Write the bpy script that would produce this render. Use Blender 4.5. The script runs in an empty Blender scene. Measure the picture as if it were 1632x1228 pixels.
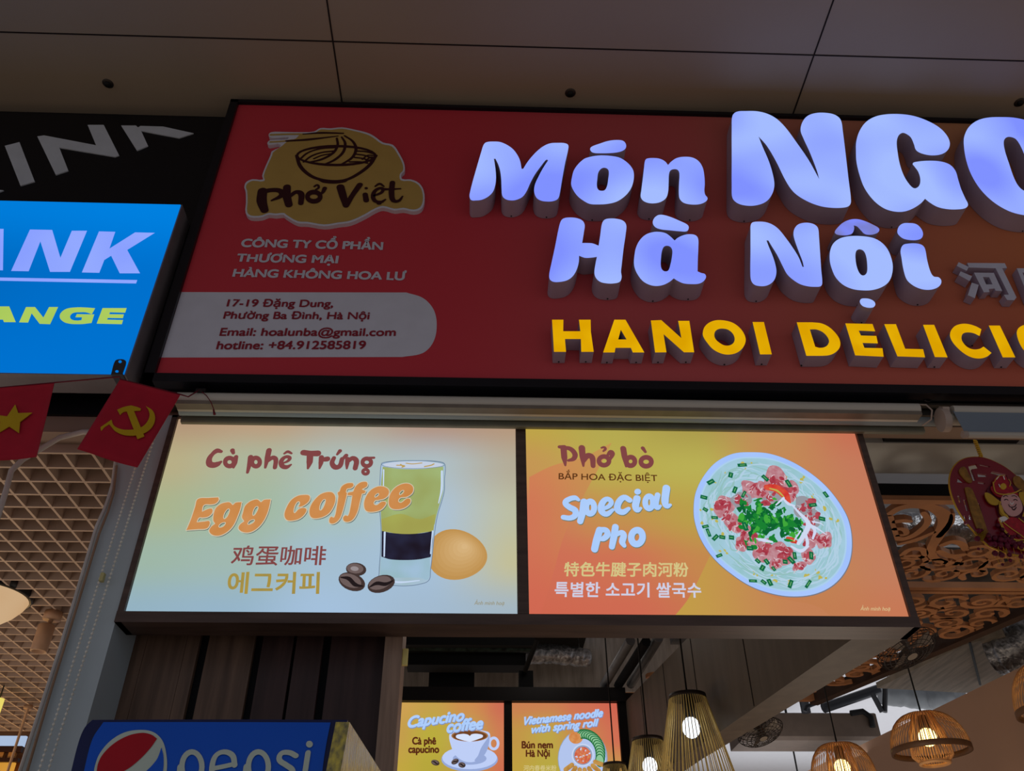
import bpy, math, random
from mathutils import Vector, Matrix
from mathutils.geometry import tessellate_polygon
random.seed(11)
S = bpy.context.scene
COL = S.collection
R = math.radians
V = Vector

def lin(c):
    r = []
    for v in c[:3]:
        v = v / 255.0
        r.append(v / 12.92 if v <= 0.04045 else ((v + 0.055) / 1.055) ** 2.4)
    return (r[0], r[1], r[2], 1.0)

# ------------------------------------------------------------------ camera
F_PX, PITCH, YAW, ROLL = 1343.3, R(36.387), R(-2.2558), R(-0.4424)
CAM = V((0.0, -1.8, 1.6))
_cy, _sy = math.cos(YAW), math.sin(YAW)
_cp, _sp = math.cos(PITCH), math.sin(PITCH)
_cr, _sr = math.cos(ROLL), math.sin(ROLL)
CM = (Matrix(((_cr, -_sr, 0), (_sr, _cr, 0), (0, 0, 1)))
      @ Matrix(((1, 0, 0), (0, _cp, _sp), (0, -_sp, _cp)))
      @ Matrix(((1, 0, 0), (0, 0, -1), (0, 1, 0)))
      @ Matrix(((_cy, _sy, 0), (-_sy, _cy, 0), (0, 0, 1))))
cam_data = bpy.data.cameras.new('camera')
cam_data.sensor_fit = 'HORIZONTAL'
cam_data.sensor_width = 36.0
cam_data.lens = 36.0 * F_PX / 1632.0
cam_data.clip_start = 0.02
cam = bpy.data.objects.new('camera', cam_data)
COL.objects.link(cam)
rot = Matrix((CM[0], -CM[1], -CM[2])).transposed()
cam.matrix_world = Matrix.Translation(CAM) @ rot.to_4x4()
S.camera = cam

# ------------------------------------------------------------------ world: dim mall hall, floor bounce from below
W = bpy.data.worlds.new('hall'); S.world = W; W.use_nodes = True
nt = W.node_tree; nt.nodes.clear()
_o = nt.nodes.new('ShaderNodeOutputWorld'); _b = nt.nodes.new('ShaderNodeBackground')
_t = nt.nodes.new('ShaderNodeTexCoord'); _s = nt.nodes.new('ShaderNodeSeparateXYZ')
_r = nt.nodes.new('ShaderNodeValToRGB'); _m = nt.nodes.new('ShaderNodeMapRange')
_m.inputs['From Min'].default_value = -1; _m.inputs['From Max'].default_value = 1
nt.links.new(_t.outputs['Generated'], _s.inputs[0]); nt.links.new(_s.outputs['Z'], _m.inputs['Value'])
nt.links.new(_m.outputs['Result'], _r.inputs['Fac']); nt.links.new(_r.outputs['Color'], _b.inputs['Color'])
nt.links.new(_b.outputs[0], _o.inputs[0])
_r.color_ramp.elements[0].position = 0.05; _r.color_ramp.elements[0].color = (0.140, 0.098, 0.066, 1)
_r.color_ramp.elements[1].position = 0.75; _r.color_ramp.elements[1].color = (0.235, 0.275, 0.345, 1)
_e = _r.color_ramp.elements.new(0.45); _e.color = (0.165, 0.165, 0.18, 1)
_b.inputs['Strength'].default_value = 1.28

def lamp(name, kind, loc, energy, color, size=0.1, rot=(0, 0, 0), sy=None):
    d = bpy.data.lights.new(name, kind); d.energy = energy; d.color = color
    if kind == 'AREA':
        d.size = size
        if sy: d.shape = 'RECTANGLE'; d.size_y = sy
    else:
        d.shadow_soft_size = size
    o = bpy.data.objects.new(name, d); COL.objects.link(o); o.location = loc; o.rotation_euler = rot
    return o
# added fills for white ceiling, voids and shop; warm lamps of the money-changer hall
lamp('ceiling_fill', 'AREA', (3.2, 5.2, 2.75), 40, (0.93, 0.96, 1.0), 3.2, (R(180), 0, 0), 4.0)  # no fixture here: added to brighten the white ceiling from below
lamp('void_fill', 'POINT', (1.9, 0.55, 3.2), 3.0, (0.9, 0.95, 1.0), 0.15)  # added fill that lights the void over the front carved panel
lamp('counter_void_fill', 'POINT', (0.3, 1.75, 3.0), 1.6, (1.0, 0.93, 0.85), 0.1)  # added to lift the grey boards above the small menu panels
lamp('hall_lamp_light', 'POINT', (-2.9, 2.6, 1.7), 30, (1.0, 0.66, 0.33), 0.25)
lamp('hall_front_light', 'POINT', (-2.2, 0.7, 1.7), 16, (1.0, 0.82, 0.68), 0.3)
lamp('shop_fill', 'POINT', (1.25, 1.15, 1.6), 10.0, (1.0, 0.84, 0.68), 0.25)  # added fill for the right wall and carved panels, in no lamp

vs = S.view_settings
vs.view_transform = 'Standard'; vs.look = 'None'; vs.exposure = 0.0; vs.gamma = 1.0
vs.use_curve_mapping = False

# ------------------------------------------------------------------ pixel rays -> points on real planes
def ray(px, py):
    return CM.transposed() @ V(((px - 816) / F_PX, (py - 614) / F_PX, 1.0))
def PY(px, py, y=0.0):
    d = ray(px, py); return CAM + d * ((y - CAM.y) / d.y)
def PZ(px, py, z):
    d = ray(px, py); return CAM + d * ((z - CAM.z) / d.z)
def PXX(px, py, x):
    d = ray(px, py); return CAM + d * ((x - CAM.x) / d.x)

class Plane:
    def __init__(s, o, u, v):
        s.o, s.u, s.v = V(o), V(u).normalized(), V(v).normalized()
        s.n = s.u.cross(s.v).normalized()
        if s.n.dot(CAM - s.o) < 0: s.n = -s.n
    def uv(s, px, py):
        d = ray(px, py); t = (s.o - CAM).dot(s.n) / d.dot(s.n)
        p = CAM + d * t - s.o
        return V((p.dot(s.u), p.dot(s.v)))
    def at(s, q, h=0.0):
        return s.o + s.u * q[0] + s.v * q[1] + s.n * h
    def off(s, h):
        return Plane(s.o + s.n * h, s.u, s.v)
def vplane(y): return Plane((0, y, 0), (1, 0, 0), (0, 0, 1))
def hplane(z): return Plane((0, 0, z), (1, 0, 0), (0, 1, 0))

# ------------------------------------------------------------------ materials
_mats = {}
def _new(name):
    m = bpy.data.materials.new(name); m.use_nodes = True
    return m, m.node_tree, m.node_tree.nodes.get('Principled BSDF')
def diff(name, c, rough=0.55, metal=0.0, var=0.12, scale=18.0, spec=0.3, stretch=None, bump=0.0, c2=None, trans=0.0):
    """Principled surface whose colour wanders a little with a noise texture."""
    if name in _mats: return _mats[name]
    m, t, p = _new(name)
    p.inputs['Roughness'].default_value = rough; p.inputs['Metallic'].default_value = metal
    p.inputs['Specular IOR Level'].default_value = spec
    tc = t.nodes.new('ShaderNodeTexCoord'); nz = t.nodes.new('ShaderNodeTexNoise')
    nz.inputs['Scale'].default_value = scale; nz.inputs['Detail'].default_value = 4
    if stretch:
        mp = t.nodes.new('ShaderNodeMapping'); mp.inputs['Scale'].default_value = stretch
        t.links.new(tc.outputs['Object'], mp.inputs[0]); t.links.new(mp.outputs[0], nz.inputs['Vector'])
    else:
        t.links.new(tc.outputs['Object'], nz.inputs['Vector'])
    rp = t.nodes.new('ShaderNodeValToRGB')
    a = lin(c); b = lin(c2) if c2 else a
    rp.color_ramp.elements[0].position = 0.3; rp.color_ramp.elements[1].position = 0.7
    rp.color_ramp.elements[0].color = tuple(x * (1 - var) for x in a[:3]) + (1,)
    rp.color_ramp.elements[1].color = tuple(min(1, x * (1 + var)) for x in b[:3]) + (1,)
    t.links.new(nz.outputs['Fac'], rp.inputs['Fac']); t.links.new(rp.outputs['Color'], p.inputs['Base Color'])
    if bump:
        bn = t.nodes.new('ShaderNodeBump'); bn.inputs['Strength'].default_value = bump
        bn.inputs['Distance'].default_value = 0.01
        t.links.new(nz.outputs['Fac'], bn.inputs['Height']); t.links.new(bn.outputs[0], p.inputs['Normal'])
    _mats[name] = m
    return m
def glow(name, c, s=1.0, c2=None, scale=6.0, detail=1.0):
    """Backlit print, lamp or LED face: emission, optionally wandering between two colours."""
    if name in _mats: return _mats[name]
    m, t, p = _new(name); t.nodes.remove(p)
    e = t.nodes.new('ShaderNodeEmission'); e.inputs['Strength'].default_value = s
    e.inputs['Color'].default_value = lin(c)
    if c2:
        tc = t.nodes.new('ShaderNodeTexCoord'); nz = t.nodes.new('ShaderNodeTexNoise')
        nz.inputs['Scale'].default_value = scale; nz.inputs['Detail'].default_value = detail
        t.links.new(tc.outputs['Object'], nz.inputs['Vector'])
        rp = t.nodes.new('ShaderNodeValToRGB')
        rp.color_ramp.elements[0].position = 0.32; rp.color_ramp.elements[1].position = 0.68
        rp.color_ramp.elements[0].color = lin(c); rp.color_ramp.elements[1].color = lin(c2)
        t.links.new(nz.outputs['Fac'], rp.inputs['Fac']); t.links.new(rp.outputs['Color'], e.inputs['Color'])
    t.links.new(e.outputs[0], t.nodes['Material Output'].inputs['Surface'])
    _mats[name] = m
    return m
def print_art(name, grid, box, s=1.0, emit=True, rough=0.4):
    """A printed sheet: rows of colours (top row first) blended smoothly over the sheet's own x/z extent."""
    m, t, p = _new(name)
    tc = t.nodes.new('ShaderNodeTexCoord'); sp = t.nodes.new('ShaderNodeSeparateXYZ')
    t.links.new(tc.outputs['Object'], sp.inputs[0])
    x0, x1, z0, z1 = box
    def rng(sock, a, b):
        n = t.nodes.new('ShaderNodeMapRange'); n.inputs['From Min'].default_value = a; n.inputs['From Max'].default_value = b
        t.links.new(sock, n.inputs['Value']); return n.outputs['Result']
    fx = rng(sp.outputs['X'], x0, x1); fz = rng(sp.outputs['Z'], z1, z0)
    rows = []
    for row in grid:
        rp = t.nodes.new('ShaderNodeValToRGB'); rp.color_ramp.interpolation = 'EASE'
        els = rp.color_ramp.elements
        for i, c in enumerate(row):
            pos = i / (len(row) - 1)
            e = els[0] if i == 0 else (els[-1] if i == len(row) - 1 else els.new(pos))
            e.position = pos; e.color = lin(c)
        t.links.new(fx, rp.inputs['Fac']); rows.append(rp.outputs['Color'])
    cur = rows[0]
    for i in range(1, len(rows)):
        a, b = (i - 1) / (len(rows) - 1), i / (len(rows) - 1)
        n = t.nodes.new('ShaderNodeMapRange'); n.interpolation_type = 'SMOOTHSTEP'
        n.inputs['From Min'].default_value = a; n.inputs['From Max'].default_value = b
        t.links.new(fz, n.inputs['Value'])
        mx = t.nodes.new('ShaderNodeMixRGB'); t.links.new(n.outputs['Result'], mx.inputs['Fac'])
        t.links.new(cur, mx.inputs[1]); t.links.new(rows[i], mx.inputs[2]); cur = mx.outputs[0]
    if emit:
        t.nodes.remove(p)
        e = t.nodes.new('ShaderNodeEmission'); e.inputs['Strength'].default_value = s
        t.links.new(cur, e.inputs['Color']); t.links.new(e.outputs[0], t.nodes['Material Output'].inputs['Surface'])
    else:
        p.inputs['Roughness'].default_value = rough; p.inputs['Specular IOR Level'].default_value = 0.25
        t.links.new(cur, p.inputs['Base Color'])
    return m

# ------------------------------------------------------------------ objects
def wl(o):
    p = V(o.location)
    while o.parent: o = o.parent; p = p + V(o.location)
    return p
def thing(name, label, cat, loc=(0, 0, 0), group=None):
    o = bpy.data.objects.new(name, None); COL.objects.link(o); o.location = V(loc)
    o.empty_display_size = 0.05
    o['label'] = label; o['category'] = cat
    if group: o['group'] = group
    return o
def tag(o, label, cat, group=None, kind=None):
    o['label'] = label; o['category'] = cat
    if group: o['group'] = group
    if kind: o['kind'] = kind
    return o
def dup(root, loc, label=None, scale=None, rz=None):
    r = root.copy(); COL.objects.link(r); r.location = V(loc)
    if label: r['label'] = label
    if scale: r.scale = (scale, scale, scale)
    if rz is not None: r.rotation_euler = (0, 0, rz)
    for ch in list(root.children):
        c = ch.copy(); COL.objects.link(c); c.parent = r
        for g in ch.children:
            d = g.copy(); COL.objects.link(d); d.parent = c
    return r

class MB:
    def __init__(s): s.v, s.f, s.m, s.mi, s.sm = [], [], [], 0, []
    def mat(s, i): s.mi = i; return s
    def add(s, vs_, fs_, smooth=False):
        b = len(s.v); s.v += [V(p) for p in vs_]
        for f in fs_: s.f.append([b + i for i in f]); s.m.append(s.mi); s.sm.append(smooth)
        return s
    def box(s, x0, x1, y0, y1, z0, z1):
        vs_ = [(x, y, z) for x in (x0, x1) for y in (y0, y1) for z in (z0, z1)]
        return s.add(vs_, [(0, 1, 3, 2), (4, 6, 7, 5), (0, 4, 5, 1), (2, 3, 7, 6), (0, 2, 6, 4), (1, 5, 7, 3)])
    def bevbox(s, x0, x1, y0, y1, z0, z1, b=0.003):
        """Box with chamfered long edges facing the viewer (profile in y-z swept along x, ends chamfered)."""
        return s.hull([(y0 + b, z0), (y1 - b, z0), (y1, z0 + b), (y1, z1 - b), (y1 - b, z1), (y0 + b, z1), (y0, z1 - b), (y0, z0 + b)], x0, x1)
    def hull(s, prof, x0, x1, smooth=False):
        n = len(prof)
        vs_ = [(x0, a, b) for a, b in prof] + [(x1, a, b) for a, b in prof]
        fs_ = [(i, (i + 1) % n, n + (i + 1) % n, n + i) for i in range(n)]
        s.add(vs_, fs_, smooth)
        s.add([(x0, a, b) for a, b in prof], [list(range(n))]); s.add([(x1, a, b) for a, b in prof], [list(range(n))])
        return s
    def loft(s, pts8):
        """Eight corners: four of one end then four of the other."""
        return s.add(pts8, [(0, 1, 2, 3), (7, 6, 5, 4), (0, 4, 5, 1), (1, 5, 6, 2), (2, 6, 7, 3), (3, 7, 4, 0)])
    def tube(s, path, r, n=8, caps=True, smooth=True):
        path = [V(p) for p in path]; rs = r if isinstance(r, (list, tuple)) else [r] * len(path)
        b = len(s.v); prev = None
        for i, p in enumerate(path):
            d = (path[min(i + 1, len(path) - 1)] - path[max(i - 1, 0)]).normalized()
            if prev is None:
                a = V((0, 0, 1)) if abs(d.z) < 0.9 else V((1, 0, 0)); u = d.cross(a).normalized()
            else:
                u = (prev - d * prev.dot(d)).normalized()
            prev = u; w = d.cross(u)
            for k in range(n):
                t = 2 * math.pi * k / n
                s.v.append(p + (u * math.cos(t) + w * math.sin(t)) * rs[i])
        for i in range(len(path) - 1):
            for k in range(n):
                s.f.append([b + i * n + k, b + i * n + (k + 1) % n, b + (i + 1) * n + (k + 1) % n, b + (i + 1) * n + k])
                s.m.append(s.mi); s.sm.append(smooth)
        if caps:
            for i in (0, len(path) - 1):
                s.f.append([b + i * n + k for k in range(n)]); s.m.append(s.mi); s.sm.append(False)
        return s
    def lathe(s, c, prof, n=24, smooth=True):
        c = V(c); b = len(s.v)
        for r, z in prof:
            for k in range(n):
                t = 2 * math.pi * k / n; s.v.append(c + V((r * math.cos(t), r * math.sin(t), z)))
        for i in range(len(prof) - 1):
            for k in range(n):
                s.f.append([b + i * n + k, b + i * n + (k + 1) % n, b + (i + 1) * n + (k + 1) % n, b + (i + 1) * n + k])
                s.m.append(s.mi); s.sm.append(smooth)
        return s
    def ring(s, c, R_, r, n=32, m=8):
        return s.torus(V(c), V((1, 0, 0)), V((0, 1, 0)), R_, r, n, m)
    def torus(s, c, u, w, R_, r, n=32, m=8):
        nn = u.cross(w); b = len(s.v)
        for i in range(n):
            t = 2 * math.pi * i / n; d = u * math.cos(t) + w * math.sin(t)
            for k in range(m):
                a = 2 * math.pi * k / m; s.v.append(c + d * (R_ + r * math.cos(a)) + nn * (r * math.sin(a)))
        for i in range(n):
            for k in range(m):
                s.f.append([b + i * m + k, b + ((i + 1) % n) * m + k, b + ((i + 1) % n) * m + (k + 1) % m, b + i * m + (k + 1) % m])
                s.m.append(s.mi); s.sm.append(True)
        return s
    def sphere(s, c, r, n=14, m=8, sc=(1, 1, 1)):
        c = V(c); b = len(s.v)
        for i in range(m + 1):
            a = math.pi * i / m
            for k in range(n):
                t = 2 * math.pi * k / n
                s.v.append(c + V((r * sc[0] * math.sin(a) * math.cos(t), r * sc[1] * math.sin(a) * math.sin(t), r * sc[2] * math.cos(a))))
        for i in range(m):
            for k in range(n):
                s.f.append([b + i * n + k, b + i * n + (k + 1) % n, b + (i + 1) * n + (k + 1) % n, b + (i + 1) * n + k])
                s.m.append(s.mi); s.sm.append(True)
        return s
    # flat work on a plane, q = list of 2-D loops
    def fill(s, pl, outer, holes=(), h=0.0):
        loops = [outer] + list(holes)
        tris = tessellate_polygon([[V((p[0], p[1], 0)) for p in L] for L in loops])
        flat = [p for L in loops for p in L]
        return s.add([pl.at(p, h) for p in flat], tris)
    def walls(s, pl, loop, h0, h1, smooth=False):
        n = len(loop)
        return s.add([pl.at(p, h0) for p in loop] + [pl.at(p, h1) for p in loop],
                     [(i, (i + 1) % n, n + (i + 1) % n, n + i) for i in range(n)], smooth)
    def stroke(s, pl, line, ws, h=0.0, thick=0.0, cap=True):
        """Brush stroke: 2-D centre line with a width at each point, round ends."""
        n = len(line); L, Rr = [], []
        for i in range(n):
            a, b = line[max(i - 1, 0)], line[min(i + 1, n - 1)]
            d = V((b[0] - a[0], b[1] - a[1]))
            d = d.normalized() if d.length > 1e-9 else V((1, 0)); nn = V((-d.y, d.x)); w = ws[i] / 2
            L.append(V(line[i]) + nn * w); Rr.append(V(line[i]) - nn * w)
        loop = list(L)
        if cap:
            d = V(line[-1]) - V(line[-2]); a0 = math.atan2(d.y, d.x); w = ws[-1] / 2
            for k in range(1, 6):
                t = a0 + math.pi / 2 - math.pi * k / 6; loop.append(V(line[-1]) + V((math.cos(t), math.sin(t))) * w)
        loop += Rr[::-1]
        if cap:
            d = V(line[0]) - V(line[1]); a0 = math.atan2(d.y, d.x); w = ws[0] / 2
            for k in range(1, 6):
                t = a0 + math.pi / 2 - math.pi * k / 6; loop.append(V(line[0]) + V((math.cos(t), math.sin(t))) * w)
        quads = [pl.at(p, h) for p in L] + [pl.at(p, h) for p in Rr]
        s.add(quads, [(i, i + 1, n + i + 1, n + i) for i in range(n - 1)])
        if cap:
            m = (len(loop) - 2 * n) // 2
            e1 = [L[-1]] + loop[n:n + m] + [Rr[-1]]; e2 = [Rr[0]] + loop[-m:] + [L[0]]
            for e in (e1, e2): s.add([pl.at(p, h) for p in e], [list(range(len(e)))])
        if thick:
            s.walls(pl, loop, h, h - thick)
        return s
    def edge(s, pl, loop, w, h=0.0):
        """Band of width w centred on a closed loop."""
        n = len(loop); A, B = [], []
        for i in range(n):
            a, b = V(loop[i - 1]), V(loop[(i + 1) % n]); d = (b - a)
            d = d.normalized() if d.length > 1e-9 else V((1, 0)); nn = V((-d.y, d.x))
            A.append(V(loop[i]) + nn * w / 2); B.append(V(loop[i]) - nn * w / 2)
        return s.add([pl.at(p, h) for p in A] + [pl.at(p, h) for p in B], [(i, (i + 1) % n, n + (i + 1) % n, n + i) for i in range(n)])
    def build(s, name, mats, parent=None, loc=None):
        off = wl(parent) if parent else (V(loc) if loc is not None else V((0, 0, 0)))
        me = bpy.data.meshes.new(name)
        me.from_pydata([tuple(p - off) for p in s.v], [], s.f)
        for m in (mats if isinstance(mats, (list, tuple)) else [mats]): me.materials.append(m)
        me.polygons.foreach_set('material_index', s.m); me.polygons.foreach_set('use_smooth', s.sm)
        me.update()
        o = bpy.data.objects.new(name, me); COL.objects.link(o)
        if parent: o.parent = parent
        elif loc is not None: o.location = off
        return o
def struct(name, mb, mats):
    o = mb.build(name, mats); o['kind'] = 'structure'; return o

# ------------------------------------------------------------------ tracing helpers
def parse(s):
    r = []
    for w in s.split():
        c = w.endswith('!'); a, b = w.rstrip('!').split(',')
        r.append((float(a), float(b), c))
    return r
def curve(P, closed=True, n=5, poly=False):
    if poly: return [V((p[0], p[1])) for p in P]
    N = len(P); Q = [V((p[0], p[1])) for p in P]; out = []
    def tan(i, seg):
        L = (Q[(seg + 1) % N] - Q[seg % N]).length
        if P[i % N][2] or (not closed and i in (0, N - 1)):
            return Q[(seg + 1) % N] - Q[seg % N]
        d = Q[(i + 1) % N] - Q[(i - 1) % N]
        return d.normalized() * L if d.length > 1e-9 else V((0, 0))
    for i in range(N if closed else N - 1):
        a, b = Q[i], Q[(i + 1) % N]; ma, mb_ = tan(i, i), tan((i + 1) % N, i)
        for k in range(n):
            t = k / n; t2, t3 = t * t, t * t * t
            out.append(a * (2 * t3 - 3 * t2 + 1) + ma * (t3 - 2 * t2 + t) + b * (-2 * t3 + 3 * t2) + mb_ * (t3 - t2))
    if not closed: out.append(Q[-1])
    return out
class Crop:
    """Pixel coordinates read inside an enlarged crop of the photo, laid onto a plane of the scene."""
    def __init__(s, pl, x0, y0, k): s.pl, s.x0, s.y0, s.k = pl, x0, y0, k
    def q(s, p): return s.pl.uv(s.x0 + p[0] / s.k, s.y0 + p[1] / s.k)
    def loop(s, txt, poly=False, n=5): return [s.q(p) for p in curve(parse(txt), True, n, poly)]
    def line(s, txt, ws, n=5):
        P = parse(txt); c = curve(P, False, n); m = len(c)
        if not isinstance(ws, (list, tuple)): ws = [ws] * len(P)
        out = []
        for i in range(m):
            t = i / (m - 1) * (len(ws) - 1); j = min(int(t), len(ws) - 2); f = t - j
            out.append(ws[j] * (1 - f) + ws[j + 1] * f)
        k = (s.q((c[0][0] + 40, c[0][1])) - s.q(c[0])).length / 40
        k2 = (s.q((c[0][0], c[0][1] + 40)) - s.q(c[0])).length / 40
        return [s.q(p) for p in c], [w * (k + k2) / 2 for w in out]
    def oval(s, cx, cy, rx, ry, n=28, rot=0.0):
        c, d = math.cos(rot), math.sin(rot); L = []
        for i in range(n):
            t = 2 * math.pi * i / n; x, y = rx * math.cos(t), ry * math.sin(t)
            L.append(s.q((cx + x * c - y * d, cy + x * d + y * c)))
        return L
def strokes(mb, cr, items, h=0.0, dh=0.00004):
    """items: (points, widths) strokes, ('o', cx, cy, rx, ry, w) rings, ('d', cx, cy, rx, ry) dots."""
    for i, it in enumerate(items):
        hh = h + dh * i
        if it[0] == 'o':
            _, cx, cy, rx, ry, w = it[:6]; rt = it[6] if len(it) > 6 else 0
            mb.fill(cr.pl, cr.oval(cx, cy, rx + w / 2, ry + w / 2, rot=rt), [cr.oval(cx, cy, max(rx - w / 2, 2), max(ry - w / 2, 2), rot=rt)], hh)
        elif it[0] == 'd':
            mb.fill(cr.pl, cr.oval(*it[1:5]), (), hh)
        else:
            L, ws = cr.line(it[0], it[1]); mb.stroke(cr.pl, L, ws, hh)
    return mb

# ------------------------------------------------------------------ lettering from the built-in font
_glyph = {}
def contours(txt):
    if txt in _glyph: return _glyph[txt]
    c = bpy.data.curves.new('lettering', 'FONT'); c.body = txt; c.size = 1.0
    o = bpy.data.objects.new('lettering', c); COL.objects.link(o)
    dg = bpy.context.evaluated_depsgraph_get(); dg.update()
    cu = o.to_curve(dg); loops = []
    for sp in cu.splines:
        L = []
        if sp.type == 'BEZIER':
            b = sp.bezier_points; n = len(b)
            for i in range(n):
                p, q = b[i], b[(i + 1) % n]
                p0, p1, p2, p3 = p.co, p.handle_right, q.handle_left, q.co
                k = 1 if ((p1 - p0).cross(p3 - p0).length < 1e-5 and (p2 - p0).cross(p3 - p0).length < 1e-5) else 5
                for j in range(k):
                    t = j / k; u = 1 - t
                    w = p0 * u ** 3 + p1 * 3 * u * u * t + p2 * 3 * u * t * t + p3 * t ** 3
                    L.append((w.x, w.y))
        else:
            L = [(p.co.x, p.co.y) for p in sp.points]
        M = []
        for p in L:
            if not M or (p[0] - M[-1][0]) ** 2 + (p[1] - M[-1][1]) ** 2 > 1e-8: M.append(p)
        if len(M) > 2: loops.append(M)
    o.to_curve_clear(); bpy.data.objects.remove(o); bpy.data.curves.remove(c)
    def area(L): return sum(L[i - 1][0] * L[i][1] - L[i][0] * L[i - 1][1] for i in range(len(L))) / 2
    def inside(p, L):
        r = False; j = len(L) - 1
        for i in range(len(L)):
            if (L[i][1] > p[1]) != (L[j][1] > p[1]) and p[0] < (L[j][0] - L[i][0]) * (p[1] - L[i][1]) / (L[j][1] - L[i][1]) + L[i][0]: r = not r
            j = i
        return r
    items = sorted(loops, key=lambda L: -abs(area(L))); info = []
    for L in items:
        par = None
        for e in info:
            if area(e['L']) * area(L) < 0 and all(inside(p, e['L']) for p in L): par = e
        hole = par is not None and not par['hole']
        e = {'L': L, 'hole': hole, 'holes': []}
        if hole: par['holes'].append(L)
        info.append(e)
    res = [(e['L'], e['holes']) for e in info if not e['hole']]
    _glyph[txt] = res
    return res
CAP = None
def text(mb, cr, txt, A, B, C, bold=0.0, h=0.0, box=False):
    """Fit txt so that its ink runs from A to B along the baseline; C is the point one cap height above A."""
    global CAP
    if CAP is None: CAP = max(p[1] for p in contours('H')[0][0])
    g = contours(txt); xs = [p[0] for L, _ in g for p in L]; ys = [p[1] for L, _ in g for p in L]
    x0, x1 = min(xs), max(xs); y0, y1 = (min(ys), max(ys)) if box else (0.0, CAP)
    a, b, c = cr.q(A), cr.q(B), cr.q(C)
    u = (b - a) / (x1 - x0); v = (c - a) / (y1 - y0)
    f = lambda p: a + u * (p[0] - x0) + v * (p[1] - y0)
    w = bold * (c - a).length
    for i, (L, H) in enumerate(g):
        hh = h + 0.00012 * (i % 4)
        mb.fill(cr.pl, [f(p) for p in L], [[f(p) for p in q] for q in H], hh)
        if w:
            for k, q in enumerate([L] + H): mb.edge(cr.pl, [f(p) for p in q], w, hh + 0.0005 + 0.00002 * k)
    return mb
# ================================================================== building shell
ceil_m = diff('painted_ceiling_panel', (166, 151, 132), 0.6, var=0.04, scale=2)
dark_m = diff('dark_void', (16, 16, 18), 0.9, var=0.3, scale=3)
black_m = diff('black_board', (13, 14, 20), 0.4, var=0.15, scale=5)
frame_m = diff('black_sign_frame', (16, 17, 26), 0.35, var=0.15)
beige_m = diff('header_paint', (150, 128, 112), 0.7, var=0.08, scale=4)
seam_m = diff('ceiling_joint', (38, 30, 27), 0.9)

CZ = 4.165
m = MB(); m.box(-4.5, 4.5, -3.2, 0.35, CZ, CZ + 0.08)
ceiling = struct('ceiling', m, ceil_m)
m = MB()
def pz(px, py): return PZ(px, py, CZ)
seamY = [pz(0, 56).y, pz(816, 74).y, pz(1632, 91).y]
m.box(-4.5, 4.5, seamY[1] - 0.0025, seamY[1] + 0.0025, CZ - 0.001, CZ)
for px, py in ((532, 75), (1297, 88)):
    x = pz(px, py).x; m.box(x - 0.0025, x + 0.0025, -3.2, 0.1, CZ - 0.0014, CZ)
x = pz(532, 75).x; m.box(x - 1.652, x - 1.647, -3.2, 0.1, CZ - 0.0014, CZ)
x = pz(1297, 88).x; m.box(x + 1.647, x + 1.652, -3.2, 0.1, CZ - 0.0014, CZ)
struct('trim_1', m, seam_m)
noz = diff('nozzle_steel', (70, 64, 60), 0.4, 0.6)
nozd = diff('nozzle_bore', (12, 11, 11), 0.6)
for i, (px, py, lab) in enumerate(((172, 133, 'small round sprinkler nozzle in the ceiling above the black board with slanted white letters'),
                                   (909, 148, 'small round sprinkler nozzle in the ceiling above the middle of the red sign'),
                                   (1625, 163, 'small round sprinkler nozzle in the ceiling at the right, above the biggest lit letters'))):
    p = pz(px, py)
    t = thing('sprinkler_nozzle', lab, 'sprinkler', (p.x, p.y, CZ), 'sprinkler nozzles in the ceiling')
    MB().lathe(p, [(0.0, -0.004), (0.010, -0.004), (0.016, -0.003), (0.019, 0.0)], 20).build('cover_ring', noz, t)
    MB().lathe(p, [(0.0, -0.012), (0.008, -0.012), (0.011, -0.0045)], 14).build('nozzle_tip', nozd, t)

# header wall carrying the signs
m = MB()
m.box(-0.905, 4.5, 0.105, 0.165, 2.885, CZ)
struct('wall_header', m, beige_m)
m = MB(); m.box(-4.5, -0.905, 0.09, 0.165, 2.935, CZ)
struct('wall_left', m, black_m)

# ================================================================== big red shop sign
Z0, Z1 = 2.942, 4.113
red_art = print_art('sign_vinyl', [
    [(206, 60, 74), (206, 60, 74), (198, 84, 88), (200, 126, 100), (206, 148, 100), (212, 156, 90)],
    [(206, 60, 74), (206, 60, 74), (202, 84, 86), (204, 116, 86), (206, 124, 80), (210, 130, 66)],
    [(206, 60, 74), (206, 60, 74), (206, 90, 92), (206, 104, 86), (206, 110, 72), (204, 104, 56)]],
    (-0.87, 2.6, 2.94, 4.12), emit=False, rough=0.35)
sign = thing('shop_sign', 'long red to orange shop sign with raised glowing letters under the ceiling', 'sign')
m = MB(); SP = vplane(0.0)
m.box(-0.866, 2.9, 0.0, 0.09, Z0, Z1)
m.build('sign_face', red_art, sign)
m = MB()
a, b, c, d = -0.893, 2.93, 2.915, 4.128
for (x0, x1, z0, z1) in ((a, -0.866, c, d), (b - 0.03, b, c, d), (a, b, c, Z0), (a, b, Z1, d)):
    m.box(x0, x1, -0.012, 0.1, z0, z1)
m.build('frame', frame_m, sign)

led = glow('led_letter_face', (128, 145, 255), 1.0, (164, 188, 255), 4.0, 0.3)
led_dim = glow('led_letter_face_unlit', (120, 122, 170), 1.0, (128, 140, 250), 16.0, 0.5)
yel = glow('yellow_letter_face', (218, 160, 0), 1.0, (228, 174, 6), 14.0)
ret_m = diff('letter_return', (180, 168, 192), 0.45, var=0.06, scale=10)
grey_l = diff('grey_letter_face', (206, 208, 228), 0.5, var=0.06)
bolt_m = diff('drain_hole', (14, 12, 14), 0.7)

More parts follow.
